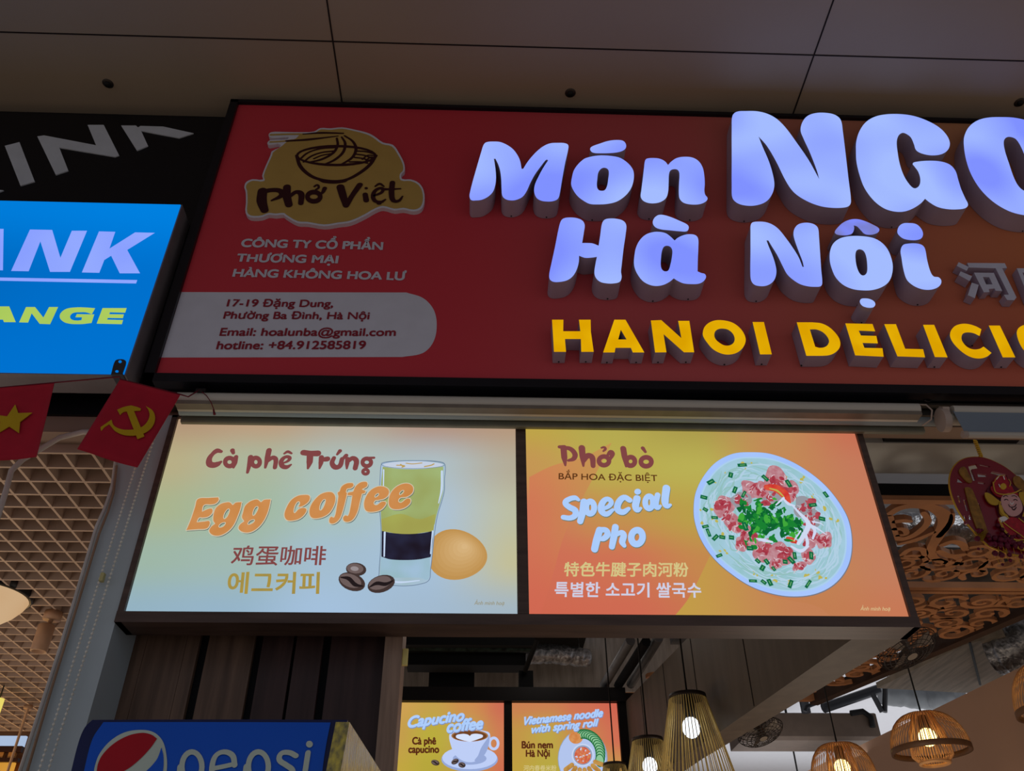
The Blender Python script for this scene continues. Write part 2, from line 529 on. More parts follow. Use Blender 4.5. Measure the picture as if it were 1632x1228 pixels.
def letter(cr, outer, holes, depth, fmat, label, name='channel_letter', poly=False, extra=()):
    """Box letter: returns (sides) plus a lit face that is a part of it."""
    m = MB(); f = MB(); pl = cr.pl
    fs = []
    for o_, hs in [(outer, holes)] + list(extra):
        L = cr.loop(o_, poly); H = [cr.loop(h, poly) for h in hs]
        m.walls(pl, L, -0.0005, -depth + 0.0012, smooth=not poly)
        for h in H: m.walls(pl, h, -0.0005, -depth + 0.0012, smooth=not poly)
        m.fill(pl, L, H, -0.0015)
        # slim rim round the face
        f.fill(pl, L, H, 0.0)
    o = m.build(name, ret_m, sign); o['label'] = label
    f.build('letter_face', fmat, o)
    if depth > 0.04:
        L = cr.loop(outer, poly); n_ = len(L); lows = []
        for i in range(n_):
            if all(L[i][1] <= L[(i + k) % n_][1] + 1e-6 for k in range(-4, 5)) and all(abs(L[i][0] - q[0]) > 0.02 for q in lows): lows.append(L[i])
        if poly: lows = [(V(L[i]) + V(L[i - 1])) / 2 for i in range(n_) if abs(L[i][1] - L[i - 1][1]) < 0.004 and abs(L[i][0] - L[i - 1][0]) < 0.06 and L[i][1] < min(p[1] for p in L) + .012]
        for q in lows[:3]: MB().sphere(pl.at(q, -depth + 0.007), 0.0026, 8, 5).build('drain_hole', bolt_m, o)
    return o

D1 = 0.07
LP = vplane(-D1)
cM = Crop(LP, 740, 215, 8.16); cN = Crop(LP, 940, 215, 8.16); cB = Crop(LP, 1160, 170, 6.14); cG = Crop(LP, 1340, 170, 5.582)
cH = Crop(LP, 860, 340, 8.186); cA = Crop(LP, 1000, 340, 8.186); cN2 = Crop(LP, 1180, 345, 8.186); cO = Crop(LP, 1310, 345, 6.82)
letter(cM, "250,130 285,95 380,85 480,95 590,150 660,215 720,320 745,440! 765,440! 830,340 930,225 1030,145 1120,108 1230,102 1305,106 1350,130 1350,190 1310,370 1270,590 1235,790 1210,835 1150,860 1070,864 990,850 935,810 908,730 920,640 970,530 1030,420 1090,330! 1075,318! 1055,330 1000,400 920,510 860,620 810,730 760,800 690,838 620,850 540,835 495,790 485,700 480,570 465,460 440,380 405,308! 385,308! 395,370 408,470 412,570 400,660 370,740 310,800 230,840 150,850 90,845 68,800 75,740 110,600 170,390 220,220", [], D1, led, 'white glowing letter M')
letter(cN, "170,265 300,275 400,300 500,370 560,450 574,530 560,630 520,720 450,800 350,865 230,895 100,902 0,895 -72,860 -152,800 -212,720 -242,640 -232,550 -207,460 -152,380 -72,310 0,285 80,270", ["190,425 235,445 248,490 240,570 225,660 195,715 150,725 110,710 92,660 98,570 110,490 145,440"], D1, led, 'white glowing letter o')
letter(cN, "5,190 20,155 120,115 250,75 370,65 440,80 472,130 460,180 400,215 300,232 150,237 40,228", [], D1, led, 'white glowing acute accent', 'letter_accent')
letter(cN, "720,330 750,305 850,300 920,312 980,345 1018,390! 1060,345 1130,300 1230,283 1340,295 1420,345 1470,430 1490,540 1495,640 1490,720 1500,775 1532,825 1500,870 1420,900 1310,902 1220,880 1170,830 1158,760 1160,640 1165,500 1145,455 1100,443 1050,460 1030,510 1025,620 1018,740 990,820 920,870 830,888 750,880 690,850 662,800 670,720 690,560 705,430", [], D1, led, 'white glowing letter n')
letter(cB, "45,90 85,50 180,42 290,45 390,70 480,120 570,210 680,360 790,520 895,710! 870,620 800,440 740,310 712,230 730,150 780,90 860,62 960,60 1050,80 1105,130 1125,240 1150,440 1180,700 1205,920 1190,965 1140,985 1020,988 900,970 770,920 650,840 570,730 470,530 380,380 300,290! 340,390 400,530 440,660 455,770 430,860 370,930 270,965 170,965 90,940 45,890 38,780 38,500 38,200", [], D1, led, 'large white glowing letter N')
letter(cG, "135,400 138,310 165,220 220,140 300,90 400,68 520,65 640,80 760,120 870,180 940,250 970,320 955,380 900,420 810,432 720,415 670,385 650,330 625,275 590,245 550,232 515,255 498,310 505,400 525,510 560,610 610,690 655,725 695,705 708,650 690,580 655,530 640,505 670,490 780,480 890,487 970,515 1020,570 1045,650 1070,730 1110,820 1132,870 1110,900 1040,912 950,910 860,890 790,850 750,818! 710,860 640,905 560,932 470,930 380,900 290,830 210,720 165,600 140,490", [], D1, led, 'large white glowing letter G')
letter(cG, "1095,340 1100,260 1140,180 1210,125 1300,98 1420,92 1560,100 1700,140 1830,230 1930,370 1990,540 1995,700 1950,850 1850,940 1740,970 1600,958 1480,920 1350,840 1240,730 1160,600 1115,470", ["1450,310 1470,275 1510,268 1560,290 1610,370 1660,500 1700,640 1690,740 1640,750 1585,710 1540,630 1495,500 1460,390"], D1, led, 'large white glowing letter O')
letter(cH, "280,95 320,62 400,52 490,62 560,95 588,150 580,230 555,385! 620,385 690,390 770,420! 790,290 815,130 850,80 920,65 1010,70 1090,95 1130,150 1125,250 1095,460 1070,680 1062,760 1070,830 1045,890 960,912 870,910 790,890 735,840 715,770 730,650 748,565! 680,575 590,577 515,550! 510,640 480,740 430,820 360,870 260,892 180,890 135,860 125,800 150,670 200,440 250,190", [], D1, led, 'white glowing letter H')
letter(cA, "330,120 350,60 400,22 460,18 560,45 680,95 780,145 800,185 775,230 690,232 560,220 430,205 360,175", [], D1, led, 'white glowing grave accent', 'letter_accent')
letter(cA, "85,640 90,560 110,450 160,350 240,275 340,242 420,240 500,258 560,300 615,352! 660,315 740,280 820,270 890,285 922,330 925,430 918,600 915,755! 960,775 1010,790 1025,830 990,885 930,915 830,920 730,910 650,875 605,845! 550,890 470,930 380,945 290,930 200,880 130,790 95,710", ["515,420 560,435 585,480 580,570 560,670 535,740 495,755 455,735 435,680 438,580 450,490 475,435"], D1, led, 'white glowing letter a')
letter(cN2, "135,110 160,75 240,65 330,72 420,105 500,165 590,275 680,400 760,530 810,655! 828,655! 810,580 760,450 710,310 693,230 705,160 750,105 820,82 900,82 970,105 1012,150 1025,260 1040,480 1055,700 1068,860 1050,905 980,915 880,908 780,880 690,825 610,750 550,640 480,500 400,370 365,310! 340,310! 370,390 420,510 455,620 470,720 450,810 400,870 330,902 250,905 180,885 140,830 130,730 132,450 132,200", [], D1, led, 'smaller white glowing letter N')
letter(cO, "85,470 90,370 125,290 200,235 310,212 430,212 550,230 640,275 710,350 750,440 770,540 755,650 715,720 640,770 540,798 430,800 330,785 230,740 150,660 105,560", ["365,400 380,365 415,355 455,375 480,430 492,520 490,600 465,635 430,635 400,600 375,530 365,460"], D1, led, 'white glowing letter o of the lower line')
letter(cO, "140,165 170,120 230,65 310,32 390,28 470,50 560,90 620,130 615,165 570,190 510,197 460,185 420,145 380,105 345,95! 350,130 330,180 280,200 210,202 155,190", [], D1, led_dim, 'partly lit circumflex accent', 'letter_accent')
letter(cO, "412,925 425,895 465,888 520,895 565,920 580,950 565,980 530,990 480,985 435,965", [], D1, led, 'white glowing dot under the o', 'letter_accent')
letter(cO, "855,370 880,310 940,293 1030,292 1090,310 1120,350 1145,480 1180,600 1215,650 1270,660 1298,700 1280,750 1220,785 1140,795 1060,780 980,740 920,680 885,570 865,450", [], D1, led, 'white glowing letter i')
letter(cO, "820,170 835,110 880,75 950,70 1020,80 1070,120 1098,180 1085,230 1040,252 970,255 890,240 845,210", [], D1, led, 'white glowing dot of the i', 'letter_accent')

D2 = 0.05
YP = vplane(-D2)
y1, y2, y3, y4 = Crop(YP, 870, 500, 8.16), Crop(YP, 1060, 500, 8.16), Crop(YP, 1260, 505, 8.16), Crop(YP, 1440, 505, 8.5)
yp = Crop(YP, 0, 0, 1)
def yl(cr, o_, hs, ch, poly=True): return letter(cr, o_, hs, D2, yel, 'yellow glowing letter ' + ch, 'small_channel_letter', poly)
yl(y1, "80,75 228,75 225,225 448,225 430,75 582,75 585,230 622,492 460,492 455,325 248,325 262,492 105,492", [], 'H')
yl(y1, "890,75 1035,75 1280,500 1130,500 1105,440 905,440 895,500 745,500", ["975,205 1050,332 940,332"], 'A')
yl(y2, "-185,85 -50,80 212,315 170,90 315,90 378,498 245,498 -20,262 18,498 -130,500", [], 'N')
yl(y2, "490,250 510,175 570,115 660,83 770,85 880,115 970,180 1030,265 1048,350 1010,440 930,505 820,528 720,510 620,455 545,370 500,300", ["640,280 650,230 690,198 750,190 820,205 880,255 905,320 890,375 840,408 770,408 700,370 655,325"], 'O', False)
yl(y2, "1138,105 1285,105 1388,525 1235,525", [], 'I')
yl(y3, "80,68! 280,68! 400,82 500,130 590,215 640,300 640,390 580,460 500,495 400,503! 205,503!", ["250,160! 330,160 410,190 470,245 500,310 480,365 430,395 370,400! 320,385!"], 'D', False)
yl(y3, "712,82 1065,90 1100,185 885,175 915,240 1115,245 1135,342 935,335 960,400 1195,405 1210,515 840,497", [], 'E')
yl(yp, "1409.3,516.3 1427.9,516.3 1442.6,555.5 1471.2,556.2 1474.4,569.1 1430.3,567.5", [], 'L')
yl(y4, "265,105 415,105 597,545 425,540", [], 'I after the L')
yl(y4, "1055,165! 1030,255! 940,215 850,208 800,230 785,290 810,350 870,410 950,438 1030,430 1085,400! 1192,485! 1130,535 1040,560 940,550 840,505 740,425 660,330 630,250 645,180 700,120 790,92 880,95 980,125", [], 'C', False)
yl(y4, "1155,115 1305,115 1515,545 1345,545", [], 'I after the C')
yl(y4, "1535,230 1550,160 1610,115 1700,100 1820,115 1930,170 2010,260 2060,370 2040,470 1980,540 1880,570 1770,550 1660,480 1580,370", ["1690,250 1720,210 1790,200 1870,230 1930,310 1930,400 1880,450 1810,440 1740,380 1700,310"], 'O at the right edge', False)
yl(y4, "2110,120 2260,120 2350,330 2400,420 2470,430 2480,380 2380,120 2530,120 2640,400 2620,520 2500,570 2380,540 2290,460", [], 'U', True)
yl(y4, "2860,170 2820,240 2740,215 2730,245 2880,330 2960,420 2930,530 2810,570 2660,540 2630,450 2750,450 2820,460 2800,410 2680,350 2600,260 2610,160 2720,110", [], 'S', True)

KP = vplane(-0.03)
ck = Crop(KP, 1500, 400, 12.28)
def chl(o_, hs, lab, extra=()): return letter(ck, o_, hs, 0.03, grey_l, lab, 'grey_character', True, extra)
chl("510,230 1245,235 1290,330 1195,335 1475,905 1430,960 1290,955 1225,855 1325,850 1065,335 545,320", [], 'grey Chinese character',
    [("340,215 545,310 500,385 305,290", []), ("380,395 605,490 555,585 345,470", []), ("600,615 735,660 660,920 520,860", []),
     ("640,420 1030,425 1195,780 1065,775 1045,730 930,740 945,800 835,805", ["815,505 940,510 1005,650 880,650"])])
chl("1480,335 2050,340 2320,930 2200,935 1970,420 1590,420 1830,930 1720,930", [], 'grey Chinese character at the right edge',
    [("1760,230 1840,230 1900,420 2010,560 1900,560 1830,450 1810,600 1700,600 1800,420", [])])

# printed part of the red sign
white_v = diff('white_vinyl', (212, 214, 228), 0.45, var=0.03)
red_v = diff('red_vinyl', (150, 40, 58), 0.45, var=0.05)
gold_v = diff('gold_vinyl', (188, 156, 84), 0.45, var=0.04)
maroon_v = diff('maroon_vinyl', (52, 10, 20), 0.5, var=0.08)
cs = Crop(SP, 230, 370, 3.33)
m = MB()
xl = -0.8655
L = cs.loop("215,318! 1390,320! 1480,350 1535,410 1552,490 1535,580 1480,640 1370,662! 115,665!", n=6)
L = [V((max(p[0], xl), p[1])) for p in L]
L = [V((xl, p[1])) if p[0] < -0.80 else p for p in L]
m.fill(SP, L, (), 0.0006); m.build('address_label', white_v, sign)
for a_ in (("CÔNG TY CỔ PHẦN", (514, 78), (1262, 95), (524, 38)), ("THƯƠNG MẠI", (488, 157), (1024, 166), (498, 118)), ("HÀNG KHÔNG HOA LƯ", (470, 237), (1385, 255), (481, 197))):
    text(MB(), cs, *a_, 0.12, 0.0012).build('company_lettering', white_v, sign)
for a_ in (("17-19 Đặng Dung,", (438, 395), (1000, 398), (448, 358)), ("Phường Ba Đình, Hà Nội", (420, 460), (1192, 463), (430, 423)), ("Email: hoalunba@gmail.com", (400, 550), (1332, 551), (411, 510)), ("hotline: +84.912585819", (383, 622), (1172, 620), (394, 580))):
    text(MB(), cs, *a_, 0.085, 0.0012).build('address_lettering', red_v, sign)

# logo plaque: cut-out board with bowl and name
GP = vplane(-0.014)
cl = Crop(GP, 370, 180, 4.912)
OUT = "285,175 305,150 400,148 530,150 640,145 690,118 770,120 860,112 960,130 1060,155 1110,180 1180,230 1260,250 1310,320 1345,390 1350,450 1325,480 1330,515 1400,520 1465,550 1500,610 1505,690 1480,750 1420,770 1340,755 1270,762 1180,740 1120,760 1040,805 930,855 830,870 720,885 590,865 510,860 420,810 400,795 340,800 285,795 230,815 140,815 105,780 108,700 105,610 95,580 110,540 160,518 240,520 235,490 260,420 300,330 310,300 380,250 290,250 275,235 300,212 430,205 440,188 310,195"
INN = "540,160! 645,156 695,130 770,133 860,124 955,142 1052,168 1102,193 1172,243 1250,263 1298,328 1332,395 1338,448 1312,480 1320,527 1396,533 1456,562 1487,614 1492,688 1470,738 1420,756 1340,742 1270,749 1180,727 1114,748 1035,793 925,842 828,857 720,872 592,852 514,847 428,799 404,782 340,787 285,782 228,802 146,802 118,774 121,700 118,610 108,580 122,550 164,531 252,533 248,492 272,424 312,336 322,308 395,255 430,225 500,200!"
plaque = MB()
L = cl.loop(OUT, n=3); plaque.fill(GP, L, (), 0.0); plaque.walls(GP, L, 0.0, -0.014)
plaque = plaque.build('logo_plaque', white_v, sign)
m = MB(); m.fill(GP, cl.loop(INN, n=3), (), 0.0006)
strokes(m, cl, [("303,172 400,168 530,166", 16), ("300,228 400,222 470,212", 14)], 0.0007)
m.build('gold_ground', gold_v, plaque)
m = MB()
DR = [
    ('o', 815, 335, 306, 74, 15), ("505,335 535,420 610,490 690,522 800,536 900,522 1000,470 1080,405 1127,335", [16, 20, 20, 18, 18, 18, 20, 20, 16]),
    ("680,522 720,538 800,544 880,534 905,520", [14, 22, 24, 22, 12]),
    ("880,180 945,225 970,285 940,350 850,408", [8, 12, 15, 14, 10]), ("858,190 885,240 868,310 800,370 715,408", [8, 13, 14, 14, 10]),
    ("820,200 826,255 790,315 700,365 605,388", [10, 12, 14, 14, 10]), ("530,365 590,315 690,282 820,272", 10), ("560,385 620,340 700,312 800,300", 10),
    ("640,360 700,335 790,318", 8), ("980,300 1050,305 1120,325", 10), ("975,325 1040,335 1100,360", 9), ("960,350 1030,360 1080,380", 9), ("920,385 1000,385 1060,395", 9),
    ("1020,365 1060,335 1105,335", 8), ("1050,375 1080,350 1110,350", 8),
    ("555,168 700,158 870,162", [4, 14, 8]), ("425,222 600,210 830,183", [10, 16, 4]),
    ("238,612 232,690 255,765", [55, 60, 45]), ("225,625 300,607 375,612 390,645 310,688", [40, 34, 36, 34, 10]),
    ("430,582 428,650 445,722", [44, 48, 42]), ("455,655 500,622 540,635 538,710", [18, 30, 36, 30]),
    ('o', 640, 658, 50, 36, 32), ("690,640 712,620 725,592", [14, 20, 26]), ("645,578 668,566 678,586 658,602", 11),
    ("848,582 868,650 892,728", [46, 44, 34]), ("895,725 940,650 1000,565", [34, 30, 36]),
    ("1042,640 1050,688", [30, 32]), ('d', 1050, 592, 14, 9), ("1112,650 1170,625 1180,595 1135,600 1105,640 1115,688 1165,700 1200,680", [12, 18, 18, 20, 24, 24, 20, 8]),
    ("1120,578 1155,558 1188,578", [8, 16, 8]), ('d', 1150, 712, 20, 9), ("1255,548 1248,630 1262,688 1305,690 1335,655", [30, 32, 28, 18, 6]), ("1178,600 1240,600 1318,596", [20, 12, 8])]
DR = [it if it[0] in 'od' and len(it) < 6 else (it[:5] + (it[5] + 5,) if it[0] == 'o' else (it[0], [w + 4 for w in (it[1] if isinstance(it[1], list) else [it[1]] * len(it[0].split()))])) for it in DR]
strokes(m, cl, DR, 0.0012)
m.build('logo_drawing', maroon_v, plaque)

# ================================================================== neighbouring black board with slanted letters
board = thing('fascia_board', 'black fascia board with slanted white letters above the blue light box', 'sign board')
m = MB(); p = PY(353, 188, 0.03); m.box(-3.6, -0.912, 0.03, 0.075, 2.96, p.z); m.build('board', black_m, board)
bp = vplane(0.03); cb = Crop(bp, 0, 0, 2.994)
lt = diff('white_cut_letter', (200, 208, 218), 0.5, var=0.05)
m = MB()
for o_ in ("25,700 95,682 168,870 100,890", "180,655 212,650 460,697 420,600 497,600 570,745 550,752 285,708 328,818 268,838",
           "580,603 650,603 660,612 672,605 780,608 925,640 855,662 675,628 708,700 655,722",
           "-150,930 -60,905 20,912 -50,940 -110,960", "-330,760 -210,745 -150,800 -170,850 -130,900 -210,925 -240,870 -280,880 -250,960 -320,980"):
    L = cb.loop(o_, True); m.fill(bp, L, (), 0.004); m.walls(bp, L, 0.004, 0.0002)
m.build('lettering', lt, board)

# ================================================================== blue light box of the money changer
bank = thing('blue_light_box', 'blue lit light box with white and yellow capitals left of the red sign', 'light box')
BF = -0.055; bpl = vplane(BF)
tr_, br_ = PY(295, 325, BF), PY(194, 597, BF); bx = (tr_.x + br_.x) / 2
side_m = diff('light_box_side', (112, 106, 110), 0.5, var=0.08)
m = MB(); m.box(-3.4, bx, BF + 0.003, 0.028, br_.z, tr_.z); m.build('housing', side_m, bank)
blue = print_art('blue_film', [[(0, 120, 212), (0, 124, 218), (0, 128, 224)], [(0, 104, 190), (0, 104, 190), (0, 112, 205)], [(0, 112, 205), (0, 112, 206), (0, 114, 208)]], (-2.2, bx, br_.z, tr_.z))
m = MB(); m.box(-3.39, bx - 0.004, BF, BF + 0.003, br_.z + 0.003, tr_.z - 0.003); m.build('lit_face', blue, bank)
wl_m = glow('white_film', (138, 160, 255), 1.0, (150, 172, 255), 5); yl_m = glow('yellow_film', (168, 200, 92), 1.0, (178, 208, 96), 6)
cp = Crop(bpl, 0, 0, 1)
m = MB()
for o_ in ("48,366 83.5,366.7 96.5,411 114.7,368 139,368 111.7,433.5 80,433.5 64.6,385 46,432.5 18,432",
           "158,369 184,369.7 174.7,396.4 215.5,370.6 247,371.3 203,398.6 223.4,435.8 191,435.8 177.4,407.8 166.5,414.6 158.5,435 130.7,434.4",
           "-80,431 -30,365 6,365 5,431 -26,431 -27,420 -52,420 -58,431",
           "-80,441 219,446.5 217,452 -80,446"):
    m.fill(bpl, cp.loop(o_, True), (), 0.0012)
m.build('white_lettering', wl_m, bank)
cz = Crop(bpl, 0, 410, 2.994); cz2b = Crop(bpl, 60, 320, 4.387); m = MB()
m.fill(bpl, cz.loop("125,238 168,238 208,288 235,238 278,238 240,320 190,318 152,268 135,312 92,311", True), (), 0.0012)
m.fill(bpl, cz2b.loop("403,752! 380,794! 340,781 300,780 250,785 228,808 238,830 275,838 308,835! 311,815! 265,815! 275,793! 397,795! 378,855! 300,863 205,856 160,826 160,790 200,757 270,746 340,747"), (), 0.0012)
m.fill(bpl, cz.loop("490,243 605,243 598,265 525,263 522,272 592,273 587,291 515,290 512,298 588,300 582,320 462,317", True), (), 0.0012)
m.fill(bpl, cz.loop("-80,310 0,235 45,235 76,310 20,310 15,298 -15,298 -28,310", True), (), 0.0012)
m.build('yellow_lettering', yl_m, bank)
m = MB(); steel = diff('bracket_steel', (70, 72, 80), 0.4, 0.7)
cz2 = Crop(bpl, 60, 320, 4.387)
L = cz2.loop("518,1212! 545,1125 580,1112 618,1122 618,1150! 596,1212!"); m.fill(bpl, L, [cz2.oval(580, 1130, 12, 10, 12), cz2.oval(558, 1198, 12, 9, 12)], 0.004); m.walls(bpl, L, 0.004, 0.001)
q0, q1 = cz2.q((518, 1212)), cz2.q((600, 1212))
m.box(q0[0], q1[0], BF - 0.004, 0.0, q0[1] - 0.003, q0[1])
m.build('corner_bracket', steel, bank)
# ================================================================== wooden cabinet with two lit menu panels
wood_d = diff('walnut_trim', (86, 68, 60), 0.5, var=0.25, scale=9, stretch=(0.6, 6, 6))
wood_v = diff('walnut_plank', (98, 70, 58), 0.55, var=0.3, scale=7, stretch=(7, 7, 0.5))
YF = 0.1; MP = vplane(YF)
xe0, xe1 = PY(200, 975, YF).x, PY(824.5, 976, YF).x
xp0, xp1 = PY(843.5, 977, YF).x, PY(1450, 988, YF).x
zb, zt = PY(520, 977, YF).z, 2.872
fx0, fx1, fz0 = -0.835, 1.03, PY(700, 994, YF - 0.008).z
cab = thing('menu_cabinet', 'dark wooden frame around the two big lit menu panels under the red sign', 'frame', (0.1, 0.13, 2.3))
m = MB()
for x0, x1, z0, z1 in ((fx0, xe0 - 0.001, fz0, zt + 0.008), (xe1 + 0.001, xp0 - 0.001, zb, zt), (xp1 + 0.001, fx1, fz0, zt + 0.008)):
    MB().box(x0, x1, YF - 0.008, 0.175, z0, z1).build('upright', wood_d, cab)
m = MB(); m.box(fx0 - 0.0005, fx1 + 0.0005, YF - 0.0085, 0.176, fz0, zb - 0.001); m.build('rail', wood_d, cab)
MB().box(fx0, fx1, YF - 0.008, 0.175, zt + 0.001, zt + 0.008).build('rail', wood_d, cab)
m = MB(); m.box(fx0 + .01, fx1 - .01, 0.165, 0.174, zb, zt); m.build('back_board', dark_m, cab)

def panel(name, label, x0, x1, z0, z1, y, grid, group=None):
    t = thing(name, label, 'menu light box', ((x0 + x1) / 2, y, z0), group)
    hw = (x1 - x0) / 2
    art = print_art(name + '_film', grid, (-hw, hw, 0, z1 - z0))
    m = MB(); m.box(x0, x1, y, y + 0.004, z0, z1); m.build('printed_film', art, t)
    m = MB(); m.box(x0 + .002, x1 - .002, y + 0.0045, y + 0.055, z0 + .002, z1 - .002); m.build('lamp_case', diff('lamp_case', (170, 170, 172), 0.5), t)
    return t
egg = panel('menu_light_box', 'lit pale menu panel for egg coffee with glass and egg', xe0, xe1, zb, zt, YF, [
    [(178, 148, 120), (186, 156, 126), (178, 166, 148), (176, 146, 128), (180, 150, 124)],
    [(184, 174, 134), (172, 182, 156), (172, 190, 186), (174, 190, 196), (180, 172, 152)],
    [(170, 180, 142), (162, 184, 160), (168, 192, 188), (172, 194, 214), (188, 190, 164)],
    [(158, 182, 166), (160, 184, 176), (164, 190, 208), (166, 192, 216), (194, 190, 152)],
    [(148, 178, 194), (150, 180, 200), (164, 192, 220), (162, 186, 208), (164, 182, 194)]], 'menu panels in the wooden frame')
pho = panel('menu_light_box', 'lit orange menu panel for special pho with a round noodle bowl', xp0, xp1, zb, zt, YF, [
    [(190, 164, 72), (180, 168, 80), (172, 156, 76), (192, 140, 88), (198, 112, 84)],
    [(196, 150, 84), (186, 172, 80), (186, 176, 84), (196, 136, 86), (196, 122, 92)],
    [(206, 118, 90), (194, 146, 80), (186, 160, 74), (196, 130, 86), (196, 124, 92)],
    [(206, 110, 86), (206, 114, 84), (196, 136, 78), (194, 132, 84), (194, 126, 94)],
    [(206, 104, 80), (206, 106, 82), (200, 118, 80), (194, 126, 82), (198, 120, 86)]], 'menu panels in the wooden frame')

# ---- egg coffee print
c5, c6 = Crop(MP, 290, 700, 7.675), Crop(MP, 470, 700, 7.675)
HH = 0.0008
br = glow('print_brown', (128, 68, 68), 1.0); brl = glow('print_halo', (188, 186, 172), 1.0)
og = glow('print_orange', (200, 134, 72), 1.0, (206, 142, 84), 20); ol = glow('print_outline', (206, 196, 172), 1.0); sh = glow('print_dropshadow', (96, 104, 100), 1.0)
def bolder(items, k):
    r = []
    for it in items:
        if it[0] == 'o': r.append(it[:5] + (it[5] + k,) + it[6:])
        elif it[0] == 'd': r.append(it)
        else: r.append((it[0], [w + k for w in (it[1] if isinstance(it[1], list) else [it[1]] * len(it[0].split()))]))
    return r
T1 = [("480,150 430,140 375,180 335,240 340,300 390,315 440,300 478,275", [30, 55, 40, 52, 66, 66, 56, 22]), ('o', 583, 278, 54, 50, 46), ("662,215 650,290 632,345", [42, 42, 18]), ("618,135 630,168", [44, 30]),
      ("840,218 828,300 802,405", [52, 46, 24]), ('o', 905, 278, 48, 52, 46), ("1065,135 1045,230 1020,345", [54, 52, 20]), ("1050,270 1110,225 1148,245 1138,345", [24, 50, 46, 40]),
      ("1245,290 1300,262 1318,225 1262,218 1215,270 1228,325 1280,340 1335,310", [14, 28, 36, 34, 46, 50, 46, 14]), ("1252,175 1295,152 1340,172", [16, 30, 18])]
T2 = [("105,162 190,172 280,172", [64, 62, 70]), ("185,205 180,280 160,355", [66, 62, 18]), ("325,220 318,290 302,355", [50, 46, 15]), ("330,258 370,245 398,240", [30, 55, 58]),
      ("478,228 455,290 492,340 550,325 578,240", [40, 46, 56, 50, 44]), ("590,235 628,198", [30, 40]), ("518,185 552,142", [20, 38]), ("645,240 640,300 635,358", [46, 40, 14]), ("650,275 705,232 752,262 738,355", [30, 52, 52, 48]),
      ('o', 880, 282, 52, 46, 42), ("885,228 968,226", 22), ('o', 865, 397, 33, 28, 32)]
strokes(MB(), c5, bolder(T1[:4], 9), HH).build('vietnamese_title', br, egg); strokes(MB(), c5, bolder(T1[4:], 9), HH).build('vietnamese_title', br, egg); strokes(MB(), c6, bolder(T2, 9), HH).build('vietnamese_title', br, egg)
EGG = [(c5, "195,732 330,717 450,710! 458,745 420,790 360,805 275,810 252,885! 330,850 375,852 378,900 330,950 260,965 215,965 188,1015! 280,1005 340,1002 345,1050 305,1098 200,1107 52,1118! 110,980 160,830", []),
       (c5, "540,772 590,772 625,805! 660,775 738,768! 722,850 690,940 640,1050 570,1130 470,1183 380,1178 333,1130 355,1075 405,1035! 383,1000 385,930 410,850 470,795", ["570,855 585,870 560,940 525,975 512,960 530,900", "525,1020 535,1030 510,1065 465,1080 455,1065 480,1035"]),
       (c5, "880,742 930,738 970,770! 1010,740 1092,735! 1078,810 1050,910 1000,1010 930,1090 840,1142 750,1142 693,1100 705,1050 760,1005! 733,960 745,900 770,820 820,770", ["920,825 935,840 910,900 880,935 868,920 890,850", "880,985 890,1000 860,1030 815,1045 810,1030 835,1000"]),
       (c6, "180,690 187,740 150,790 80,830 38,832! 60,790 52,768 30,775 0,830 -10,890 0,905! 60,848 140,848 138,900 70,970 -20,1000 -100,992 -130,930 -105,840 -50,750 30,695 110,680", []),
       (c6, "440,645 490,680 500,750 470,840 410,920 310,967 210,967 176,910 190,820 250,730 330,665", ["370,740 375,760 350,830 320,870 305,860 315,800 345,750"]),
       (c6, "690,535 718,545 718,580 680,605 642,612 630,650! 645,660! 622,760 590,880 550,980 490,1032 430,1032 418,985 445,947 480,955 510,830 530,700! 522,655 545,640! 570,580 630,542", []),
       (c6, "870,520 892,540 886,580 850,605 825,615! 872,632! 858,668! 825,672! 800,770 770,890 720,980 660,1015 600,1005 588,960 620,930 650,935 680,820 700,695! 640,690! 645,655! 712,640! 740,580 800,530", []),
       (c6, "1150,620 1150,680 1100,730 1020,750 985,755 970,790 1000,805 1060,765 1115,770 1110,810 1050,870 950,895 870,880 843,810 860,720 920,630 1010,580 1090,580", ["1025,668 1020,690 985,712 980,700 1000,675"]),
       (c6, "1450,590 1440,660 1370,710 1290,722 1270,760 1300,775 1370,725 1415,735 1410,790 1330,850 1230,864 1165,840 1143,770 1165,670 1230,590 1320,545 1400,545", ["1330,630 1325,655 1290,682 1280,670 1300,640"])]
m0, m1, m2 = MB(), MB(), MB()
for cr, o_, hs in EGG:
    L = cr.loop(o_); H = [cr.loop(h) for h in hs]
    sc_ = Crop(cr.pl, cr.x0 + 1.2, cr.y0 + 1.4, cr.k)
    m0.fill(MP, sc_.loop(o_), [sc_.loop(h) for h in hs], 0.0019)
    m1.fill(MP, L, H, 0.0022); m1.edge(MP, L, 0.0022, 0.00215)
    m2.fill(MP, L, H, 0.0026)
    for q in [L] + H: m1.edge(MP, q, 0.0020, 0.0029)
m0.build('title_shadow', sh, egg); m1.build('title_outline', ol, egg); m2.build('title_lettering', og, egg)
c8 = Crop(MP, 340, 850, 8.16)
m = MB(); text(m, c8, "鸡蛋咖啡", (225, 415), (1455, 415), (265, 160), 0.03, HH, True); m.build('chinese_lettering', br, egg)
m = MB(); text(m, c8, "에그커피", (180, 785), (1370, 785), (210, 500), 0.05, HH, True)
m.build('korean_lettering', glow('print_ochre', (160, 140, 72), 1.0, (172, 146, 66), 30), egg)
cpx = Crop(MP, 0, 0, 1)
m = MB(); text(m, cpx, "Ảnh minh hoạ", (756, 963.5), (803, 964), (757.3, 957.5), 0.02, HH); m.build('small_print', glow('print_ochre2', (150, 142, 110), 1.0), egg)

